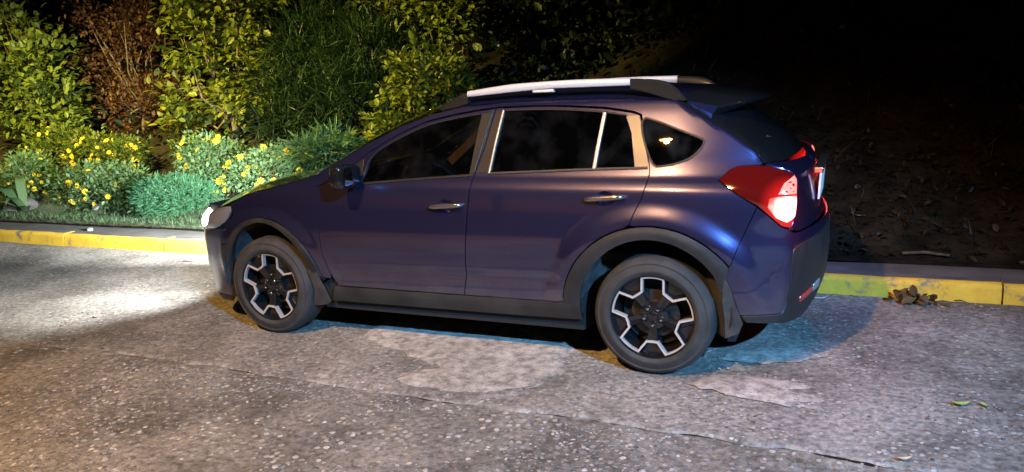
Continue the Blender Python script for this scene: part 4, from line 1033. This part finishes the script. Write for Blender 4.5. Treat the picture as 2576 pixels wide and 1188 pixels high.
def stems(name, base, tips, r0, m, parent, seed=0, wob=.08):
    r = np.random.default_rng(seed); parts = []; base = np.array(base, float)
    top = base+(np.mean(tips, 0)-base)*.45
    parts.append(tube([base-[0, 0, .08], base+(top-base)*.35+r.normal(0, wob*.4, 3), top], [r0, r0*.8, r0*.55], 7))
    for t in tips:
        a = base+(top-base)*r.uniform(.35, 1); t = np.array(t); md = (a+t)/2+r.normal(0, wob, 3)
        parts.append(tube([a, md, t], [r0*.42, r0*.28, r0*.10], 5))
    V, F = merge(parts); return mesh_obj(name, V, F, m, parent, True)
def shrub(name, label, cat, base, blobs, ncl, nleaf, csize, lsize, kind, m, seed, group=None, bark='bark', r0=.035, shell=.55, jitter=.5, nst=14, down=False):
    bx, by = base; bz = float(terrain(bx, by)); t = empty(name, (bx, by, bz)); tag(t, label, cat, group)
    C, P, D, ti = crown_points(blobs, ncl, nleaf, csize, seed, shell)
    if down: D = D*[.4, .4, .2]+[0, 0, -.9]
    loc = np.array([bx, by, bz]); o = leaves_mesh('foliage', P-loc, D, lsize, kind, m, t, jitter, seed, ti)
    rr = np.random.default_rng(seed); pick = rr.choice(len(C), min(nst, len(C)), replace=False)
    stems('stem', (0, 0, 0), [C[i]-loc for i in pick], r0, M[bark], t, seed)
    return t, C
# yellow flowers, one mesh shared
def flower_mesh():
    V = []; F = []; T = []
    for ring, (n, r, h, tl) in enumerate(((9, 1, .25, 0.), (7, .7, .5, .1))):
        for i in range(n):
            a = 2*math.pi*i/n+ring*.3; o = len(V); w = .32
            for (rr, aa, z) in ((.12, 0, .15), (r*.7, -w, h), (r, 0, h*.7), (r*.7, w, h)): V.append((rr*math.cos(a+aa), rr*math.sin(a+aa), z))
            F.append((o, o+1, o+2, o+3)); T.append((i*37 % 10)/10)
    me = bpy.data.meshes.new('flower'); me.from_pydata(V, [], F); me.materials.append(M['petal']); me.update(); add_tint(me, T); return me
FL = flower_mesh()
def flowers(t, blobs, n, size, seed, face=(.62, -.75, .25)):
    r = np.random.default_rng(seed); k = 0; fc = np.array(face)
    while k < n:
        b = blobs[r.integers(len(blobs))]; v = r.normal(size=3); v /= np.linalg.norm(v)
        if v@fc < .05: continue
        p = np.array(b[:3])+v*np.array(b[3:])*r.uniform(.98, 1.10)
        if p[2] < float(terrain(p[0], p[1]))+.05: continue
        o = bpy.data.objects.new('flower', FL); o.location = Vector(p)-t.location; q = Vector(v*.6+fc*.5+r.normal(0, .25, 3)).to_track_quat('Z', 'Y'); o.rotation_euler = q.to_euler()
        s = size*r.uniform(.7, 1.25); o.scale = (s, s, s); link(o, t); k += 1
FG = 'yellow flowering bushes along the verge'
# low bushes in the headlamp light, from left to right
b = [(-10.1, 3.65, .42, .42, .35, .33), (-9.75, 3.6, .30, .3, .3, .24), (-10.35, 3.8, .55, .3, .3, .25)]
t, _ = shrub('flowering_bush', 'small pale flowering bush at the left end of the verge above the grey rock', 'bush', (-10.05, 3.7), b, 220, 14, .075, .062, 'small', M['leaf_pale'], 11, FG); flowers(t, b, 26, .034, 1)
b = [(-8.4, 3.5, .38, .45, .4, .33), (-8.9, 3.6, .36, .4, .35, .32), (-8.0, 3.55, .34, .36, .35, .28)]
t, _ = shrub('flowering_bush', 'wide whitish green flowering bush left of the fern green mound', 'bush', (-8.45, 3.6), b, 330, 15, .075, .066, 'small', M['leaf_pale'], 12, FG); flowers(t, b, 24, .036, 2)
b = [(-6.95, 3.3, .30, .48, .38, .25), (-7.2, 3.35, .27, .3, .3, .24), (-6.65, 3.35, .25, .28, .3, .22)]
shrub('leafy_mound', 'low emerald feathery mound without flowers just ahead of the car', 'bush', (-6.95, 3.4), b, 420, 16, .05, .085, 'spray', M['leaf_fern'], 13, shell=.7, jitter=.35)
b = [(-6.85, 4.0, .60, .38, .35, .38), (-6.75, 3.85, .40, .42, .35, .30), (-7.15, 4.0, .80, .22, .25, .22)]
t, _ = shrub('flowering_bush', 'upright flowering bush behind the emerald mound with blooms up to its top', 'bush', (-6.85, 4.0), b, 260, 14, .075, .066, 'small', M['leaf_pale'], 14, FG); flowers(t, b, 30, .040, 3)
b = [(-5.75, 3.85, .60, .52, .35, .28), (-5.3, 3.9, .66, .36, .3, .22), (-6.15, 3.8, .55, .3, .3, .22)]
t, _ = shrub('flowering_bush', 'brightly lit flowering bush showing just above the car bonnet', 'bush', (-5.7, 3.95), b, 330, 15, .07, .066, 'small', M['leaf_pale'], 15, FG); flowers(t, b, 30, .042, 4)
b = [(-10.4, 4.5, .85, .6, .4, .30), (-9.5, 4.4, .75, .5, .4, .28), (-9.0, 4.3, .75, .4, .3, .22)]
t, _ = shrub('flowering_bush', 'dimmer olive flowering bush growing up behind the whitish one', 'bush', (-9.9, 4.5), b, 300, 14, .085, .07, 'small', M['leaf_green'], 16, FG); flowers(t, b, 34, .040, 5)
# tall growth on the slope
b = [(-11.7, 5.0, 1.45, .8, .6, .70), (-11.2, 5.0, 2.1, .65, .6, .6), (-12.3, 5.2, 2.4, .8, .6, .7), (-11.6, 4.9, .95, .5, .4, .4), (-10.9, 4.95, 1.35, .45, .4, .4)]
shrub('leafy_shrub', 'tall green leafy shrub at the far left edge', 'shrub', (-11.6, 5.1), b, 92, 30, .15, .135, 'broad', M['leaf_green'], 21, r0=.05, shell=.35, jitter=.75)
b = [(-9.75, 5.5, 1.35, .62, .5, .6), (-10.1, 5.6, 2.1, .72, .5, .65), (-9.5, 5.6, 2.55, .6, .5, .5), (-9.1, 5.5, 1.5, .5, .45, .5), (-10.4, 5.7, 2.9, .6, .5, .5)]
shrub('dry_shrub', 'reddish brown withered shrub between two green ones', 'shrub', (-9.8, 5.6), b, 210, 22, .13, .085, 'small', M['leaf_brown'], 22, r0=.05, nst=40, jitter=.8, shell=.4)
b = [(-7.9, 5.0, 2.30, .62, .5, .55), (-7.2, 4.9, 2.1, .60, .5, .6), (-7.35, 5.0, 1.45, .55, .45, .5), (-8.1, 5.0, 1.55, .40, .4, .4), (-8.05, 4.9, 1.05, .45, .4, .35), (-6.9, 4.9, 1.75, .42, .4, .5), (-7.7, 5.1, 2.9, .7, .5, .5), (-6.75, 5.2, 2.95, .55, .5, .35), (-7.55, 4.9, .85, .4, .35, .3)]
shrub('leafy_tree', 'big bright lime green leafy tree overhanging the verge', 'tree', (-7.5, 5.1), b, 112, 34, .13, .125, 'broad', M['leaf_lime'], 23, r0=.07, shell=.35, nst=22, jitter=.75)
b = [(-3.75, 4.25, 1.62, .42, .40, .40), (-3.45, 4.25, 1.50, .32, .35, .36), (-4.0, 4.2, 1.25, .42, .35, .32), (-4.25, 4.15, 1.05, .3, .3, .22)]
shrub('leafy_tree', 'rounded lime green bush rising beyond the car windscreen', 'tree', (-3.85, 4.3), b, 95, 26, .085, .10, 'broad', M['leaf_lime'], 24, r0=.05, shell=.35, jitter=.75)
b = [(-4.1, 5.1, 2.55, .5, .4, .3), (-3.75, 5.0, 2.3, .32, .3, .28), (-4.6, 5.2, 2.75, .5, .4, .3)]
shrub('leafy_tree', 'sparse high branch of yellow green leaves against the black at top', 'tree', (-4.1, 5.3), b, 60, 18, .13, .10, 'broad', M['leaf_lime'], 25, r0=.04)
b = [(-5.6, 4.9, 1.5, .75, .5, .6), (-5.0, 4.7, 1.25, .65, .45, .5), (-5.9, 5.2, 2.1, .7, .5, .6), (-4.9, 5.0, 1.9, .6, .5, .5), (-6.2, 4.8, 1.2, .5, .4, .45)]
shrub('reed_clump', 'dark arching reed clump between the two lime green trees', 'plant', (-5.4, 4.9), b, 520, 16, .16, .36, 'blade', M['leaf_dark'], 26, r0=.03, jitter=.6, down=False)
b = [(-4.95, 3.75, .82, .30, .25, .14), (-4.7, 3.8, .9, .2, .2, .12)]
shrub('fern', 'pale green fern fronds beside the base of the windscreen', 'fern', (-4.9, 3.8), b, 60, 9, .06, .22, 'spray', M['leaf_pale'], 27, r0=.02)
# thin pale stems standing among the reeds
for (lab, x, y, h, lean) in (('thin pale bare stem, the brightest, rising just behind the windscreen', -4.55, 4.05, .62, .05), ('leaning pale bare stem left of the brightest one', -4.85, 4.2, .55, -.04), ('pale bare stem farthest left among the dark reeds', -5.1, 4.25, .5, .06), ('short pale bare stem nearest the rounded lime bush', -4.35, 4.3, .45, .02)):
    z = float(terrain(x, y)); o = mesh_obj('bare_stem', *tube([(0, 0, -.05), (lean*.4, 0, h*.5), (lean, .02, h)], [.020, .017, .012], 7), M['pale_bark'], None, loc=(x, y, z))
    tag(o, lab, 'stem', 'pale stems among the reeds')
b = [(-2.6, 6.4, 2.2, .9, .6, .8), (-1.7, 6.6, 2.4, .9, .6, .7), (-2.2, 6.8, 3.2, 1.1, .6, .7), (-3.3, 6.6, 2.7, .8, .6, .7)]  # shrubs added to cover the lit slope, night shade in their leaf colour
shrub('added_shrub', 'added leafy shrub with night shade in its leaf colour on the slope beyond the car roof', 'shrub', (-2.4, 6.8), b, 260, 26, .17, .13, 'broad', M['leaf_unlit'], 28, r0=.05, shell=.3, jitter=.7)
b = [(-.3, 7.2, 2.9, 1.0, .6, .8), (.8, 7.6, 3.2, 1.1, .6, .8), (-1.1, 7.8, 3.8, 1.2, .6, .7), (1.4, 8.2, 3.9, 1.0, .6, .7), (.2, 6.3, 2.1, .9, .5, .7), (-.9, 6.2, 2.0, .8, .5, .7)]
shrub('added_shrub', 'added low brush with night shade in its leaf colour higher up the bank above the rear window', 'shrub', (-.2, 7.6), b, 480, 26, .19, .13, 'broad', M['leaf_unlit'], 29, r0=.05, shell=.3, jitter=.7)
# darker thicket over the slope behind (reads as one mass)
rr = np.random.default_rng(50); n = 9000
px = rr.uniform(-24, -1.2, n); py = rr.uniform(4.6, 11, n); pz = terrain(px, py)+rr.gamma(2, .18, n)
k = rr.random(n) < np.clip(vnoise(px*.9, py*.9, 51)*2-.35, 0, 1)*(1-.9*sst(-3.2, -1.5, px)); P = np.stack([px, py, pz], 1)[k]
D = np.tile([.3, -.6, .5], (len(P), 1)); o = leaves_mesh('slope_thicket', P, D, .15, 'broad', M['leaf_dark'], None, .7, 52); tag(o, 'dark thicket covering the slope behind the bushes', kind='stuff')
# sparse dry grass on the dark bank to the right, and on the verge edge
n = 5200; px = rr.uniform(-3, 9, n); py = 2.5+rr.gamma(1.6, 1.3, n); keep = rr.random(n) < np.clip(vnoise(px*1.6, py*1.6, 61)*1.9-.45, .02, 1); px = px[keep]; py = py[keep]
P = np.stack([px, py, terrain(px, py)], 1); D = np.stack([rr.normal(0, .6, len(px)), rr.normal(-.3, .5, len(px)), np.full(len(px), .75)], 1)
o = leaves_mesh('dry_grass', P, D, .22, 'blade', M['leaf_bank'], None, .45, 62); tag(o, 'sparse dry grass on the dark bank', kind='stuff')
n = 9000; px = rr.uniform(-15, -3.2, n); py = rr.uniform(2.42, 3.5, n); P = np.stack([px, py, terrain(px, py)+.01], 1)
D = np.stack([rr.normal(0, .4, n), rr.normal(-.1, .4, n), np.full(n, .9)], 1); o = leaves_mesh('verge_grass', P, D, .075, 'blade', M['leaf_pale'], None, .3, 63); tag(o, 'short grass of the verge', kind='stuff')
n = 2200; px = rr.uniform(-15, -3.4, n); py = 2.43+rr.normal(0, .022, n); P = np.stack([px, py, .125+rr.uniform(0, .02, n)], 1)
D = np.stack([rr.normal(0, 1, n), rr.normal(-.2, .3, n), rr.uniform(0, .3, n)], 1); o = leaves_mesh('dry_straw', P, D, .07, 'blade', M['leaf_dry'], None, .2, 64); tag(o, 'line of dry cut straw along the pavement edge', kind='stuff')

n = 6500; px = rr.uniform(-2.5, 8, n); py = 2.45+rr.gamma(1.5, 1.2, n); P = np.stack([px, py, terrain(px, py)+rr.uniform(.0, .05, n)], 1)
D = np.stack([rr.normal(0, 1, n), rr.normal(-.3, .8, n), rr.normal(.2, .4, n)], 1); o = leaves_mesh('leaf_litter', P, D, .06, 'broad', M['leaf_bank'], None, .5, 65); tag(o, 'dead leaves and weeds covering the dark bank', kind='stuff')
# ---- rock and broad blades at the left edge
def rock(name, label, loc, size, seed, m, cat='stone', group=None, fl=.6):
    r = np.random.default_rng(seed); bm = bmesh.new(); bmesh.ops.create_icosphere(bm, subdivisions=2 if size > .08 else 1, radius=1)
    for v in bm.verts:
        c = np.array(v.co); f = 1+.35*(vnoise(np.array([c[0]*1.7+seed]), np.array([c[1]*1.7+c[2]*2.1+5]), seed)[0]-.5)+r.uniform(-.05, .05)
        v.co = Vector((c[0]*f*size, c[1]*f*size*.75, c[2]*f*size*fl))
    o = bm_obj(name, bm, m, None, True, auto=38); o.location = loc; o.rotation_euler = (0, 0, r.uniform(0, 6)); tag(o, label, cat, group); return o
rock('rock', 'grey rock half hidden by broad leaves at the left edge of the verge', (-9.6, 3.1, .16), .24, 3, M['stone_dark'])
t = empty('broad_leaf_plant', (-9.3, 2.95, .13)); tag(t, 'plant with broad strap leaves around the grey rock', 'plant')
for k, (a, L, h) in enumerate(((200, .55, .32), (170, .6, .30), (225, .5, .16), (330, .55, .10), (300, .45, .22), (145, .55, .42))):
    V = []; F = []; ca, sa = math.cos(math.radians(a)), math.sin(math.radians(a))
    for i in range(8):
        q = i/7; w = .055*math.sin(math.pi*min(1, q*.85+.15))+.004; x = L*q; z = h*math.sin(q*2.4)*1.0
        for sg in (-1, 0, 1): V.append((ca*x-sa*w*sg, sa*x+ca*w*sg, z+.012*abs(sg)+.01))
    for i in range(7): F += [(i*3, i*3+1, i*3+4, i*3+3), (i*3+1, i*3+2, i*3+5, i*3+4)]
    o = mesh_obj('leaf', V, F, M['leaf_pale'], t); add_tint(o.data, [.2+.1*k]*len(F))
# ---- small things lying about
rock('pebble', 'pale pebble on the pavement strip behind the left kerb', (-7.06, 2.14, .135), .055, 4, M['stone'])
rock('pebble', 'pale stone on the verge grass beside the whitish flowering bush', (-8.34, 3.30, .16), .085, 5, M['stone'])
rock('pebble', 'small pale pebble on the floodlit road left of the car', (-4.34, -.03, .006), .018, 6, M['stone'])
for lab, x, y, s_ in (('pale stone lowest on the dark bank, beyond the tail lamp', .98, 3.2, .035), ('pale stone alone halfway up the dark bank right of the car', 1.75, 4.3, .04), ('pale stone highest on the dark bank behind the spoiler', .75, 5.4, .05)):
    rock('bank_stone', lab, (x, y, float(terrain(x, y))+.01), s_, int(x*40), M['stone_dark'], group='stones on the dark bank')
def flat_leaf(name, label, loc, L, w, col, seed, cat='leaf', curl=.12):
    r = np.random.default_rng(seed); V = []; F = []; a = r.uniform(0, 6.28)
    for i in range(9):
        q = i/8; ww = w*math.sin(math.pi*(.06+.94*q)**.8)*.5+.001
        for sg in (-1, 0, 1): V.append((L*(q-.5), ww*sg, .004+L*curl*(2*q-1)**2+(.12*w if sg == 0 else .18*w)*(1 if sg else -.1)))
    for i in range(8): F += [(i*3, i*3+3, i*3+4, i*3+1), (i*3+1, i*3+4, i*3+5, i*3+2)]
    m = leaf_mat(name+'_mat', col, tuple(c*1.2 for c in col), .15); o = mesh_obj(name, V, F, m, None); add_tint(o.data, [.5]*len(F)); o.location = loc; o.rotation_euler = (r.uniform(-.1, .1), 0, a); tag(o, label, cat); return o
zr_ = lambda x, y: float(zslab(np.array([x]), np.array([y]), .45 if y > -.6 else 1., 40 if y > -.6 else 60)[0])
flat_leaf('fallen_leaf', 'large yellow green fallen leaf on the road at the right', (1.51, .07, zr_(1.51, .07)), .085, .034, (.30, .36, .10), 71).rotation_euler[2] = .35
flat_leaf('fallen_leaf', 'smaller green fallen leaf just right of the large one', (1.61, .09, zr_(1.61, .09)), .05, .022, (.26, .34, .10), 72)
flat_leaf('fallen_leaf', 'pale beige fallen leaf near the bottom edge of the road', (1.24, -.60, .004), .06, .022, (.50, .42, .27), 73).rotation_euler[2] = .5
flat_leaf('fallen_leaf', 'narrow yellow leaf lying on the bank beyond the tail lamp', (1.0, 2.9, float(terrain(1.0, 2.9))+.02), .14, .03, (.36, .32, .12), 74)
flat_leaf('litter_scrap', 'white scrap of litter on the road behind the rear bumper', (.78, 1.72, zr_(.78, 1.72)), .10, .035, (.62, .62, .60), 75, 'litter').rotation_euler[2] = .3
flat_leaf('litter_scrap', 'white scrap of litter on the lit road ahead of the front bumper', (-5.0, 1.62, zr_(-5.0, 1.62)), .14, .06, (.75, .73, .68), 76, 'litter').rotation_euler[2] = .1
def litter_pile():
    r = np.random.default_rng(81); n = 46; P = np.stack([1.36+r.normal(0, .10, n), 1.83-np.abs(r.normal(0, .035, n)), r.uniform(0, .055, n)], 1); P[:, 2] *= np.clip(1.3-np.abs(P[:, 0]-1.36)/.16, .1, 1); P[:, 2] += .006
    D = r.normal(0, 1, (n, 3))*[1, 1, .45]; o = leaves_mesh('leaf_pile', P, D, .085, 'broad', M['leaf_dry'], None, .3, 82); tag(o, 'small heap of dead leaves against the kerb at right', 'leaf pile')
litter_pile()
for i, (x, y, L, a) in enumerate(((1.55, 1.80, .10, .2), (1.66, 1.84, .08, -.3))):
    o = mesh_obj('twig', *tube([(-L/2, 0, .01), (0, .006, .016), (L/2, 0, .010)], [.004, .005, .003], 6), M['bark'], None, loc=(x, y, .004)); o.rotation_euler = (0, 0, a); tag(o, ['dead twig just right of the heap of leaves', 'shorter dead twig farther right along the kerb foot'][i], 'twig')
o = mesh_obj('stick', *tube([(-.16, 0, .02), (0, .02, .03), (.16, -.01, .02)], [.012, .014, .008], 7), M['bark'], None, loc=(1.48, 2.53, float(terrain(1.48, 2.53))+.01)); tag(o, 'broken stick at the foot of the dark bank', 'stick')
n = 90; P = np.stack([.80+rr.normal(0, .06, n), -.745+rr.normal(0, .012, n), np.zeros(n)-.012], 1); D = np.stack([rr.normal(0, .6, n), rr.normal(0, .5, n), np.full(n, .7)], 1)
o = leaves_mesh('grass_tuft', P, D, .035, 'blade', leaf_mat('moss_green', (.10, .12, .02), (.18, .18, .03)), None, .3, 90); tag(o, 'green grass tuft growing in the open road joint', kind='stuff')

# ================================================================== STREET LAMPS (behind and beside the camera; seen in the car's reflections)
def street_lamp(d, pole_xy, label, name='street_lamp'):
    p = np.array(d['p']); t = empty(name, (pole_xy[0], pole_xy[1], 0)); tag(t, label, 'street lamp', 'street lamps')
    b = np.array([pole_xy[0], pole_xy[1], 0.]); loc = p-b; u = np.array([loc[0], loc[1], 0]); u /= np.linalg.norm(u)
    mesh_obj('pole', *tube([(0, 0, 0), (0, 0, 3), (0, 0, loc[2]+.1)], [.085, .07, .05], 14), M['pole'], t)
    mesh_obj('base_plate', *tube([(0, 0, 0), (0, 0, .03)], [.17, .17], 12), M['pole'], t)
    mesh_obj('arm', *tube([(0, 0, loc[2]-.1), tuple(loc*[.5, .5, 1]+[0, 0, .18]), tuple(loc-u*.25+[0, 0, .16])], [.035, .03, .028], 10), M['pole'], t)
    bm = bmesh.new(); bmesh.ops.create_uvsphere(bm, u_segments=20, v_segments=10, radius=1)
    for v in bm.verts: v.co = Vector((v.co.x*.42, v.co.y*.19, max(v.co.z, -.1)*.10))
    h = bm_obj('lamp_head', bm, M['pole'], t, True); h.location = loc+[0, 0, .12]; h.rotation_euler = (0, 0, math.atan2(u[1], u[0]))
    e = mat(name+'_lens', (.8, .8, .8), .3, emis=d['c'], estr=d.get('lens', 110))
    V, F = lathe_y([(0, 0), (.10, .006), (.13, .03)], 24); V = [(a*2.5, c*1.15, -b_) for a, b_, c in V]
    l = mesh_obj('lens', [(a, b_, -.02+c*-1) for a, b_, c in V], F, e, t); l.location = loc+[0, 0, .115]; l.rotation_euler = h.rotation_euler
    s = spot(name+'_light', p+np.array([0, 0, .02]), d['aim'], d['c'], d['w'], d['cone'], d['blend'], d.get('soft', .11))
    if 'added_visor' in d:   # added plate under the lamp, put there to keep its light off the road
        dz, dy = d['added_visor']; bm_ = box_bm(loc[0], loc[1]-.25+dy/2, loc[2]-dz, 1.7, dy+.5, .012); bm_obj('added_visor', bm_, M['pole'], t)
        bm_obj('added_front_flap', box_bm(loc[0], loc[1]+dy+.012, loc[2]-.03, 1.7, .012, .24), M['pole'], t); bm_obj('added_side_flap', box_bm(loc[0]+.28, loc[1]+.02, loc[2]-.13, .012, .56, .40), M['pole'], t)  # added flaps that cut the light reaching the bank and upper slope
        for sx_ in (-.8, .8): mesh_obj('added_visor_strut', *tube([(loc[0]+sx_, loc[1]-.2, loc[2]-dz), (loc[0], loc[1]-.2, loc[2]+.16)], .012, 6), M['pole'], t)
    s.parent = t; s.matrix_parent_inverse = Matrix.Translation(-t.location)
street_lamp(LAMP_A, (-4.0, -6.7), 'street lamp with an orange light across the road from the car')
street_lamp(LAMP_B, (3.9, -9.0), 'street lamp with a cold blue light across the road behind the car')
street_lamp(LAMP_C, (-9.6, -5.6), 'street lamp with a yellow light across the road from the bushes')
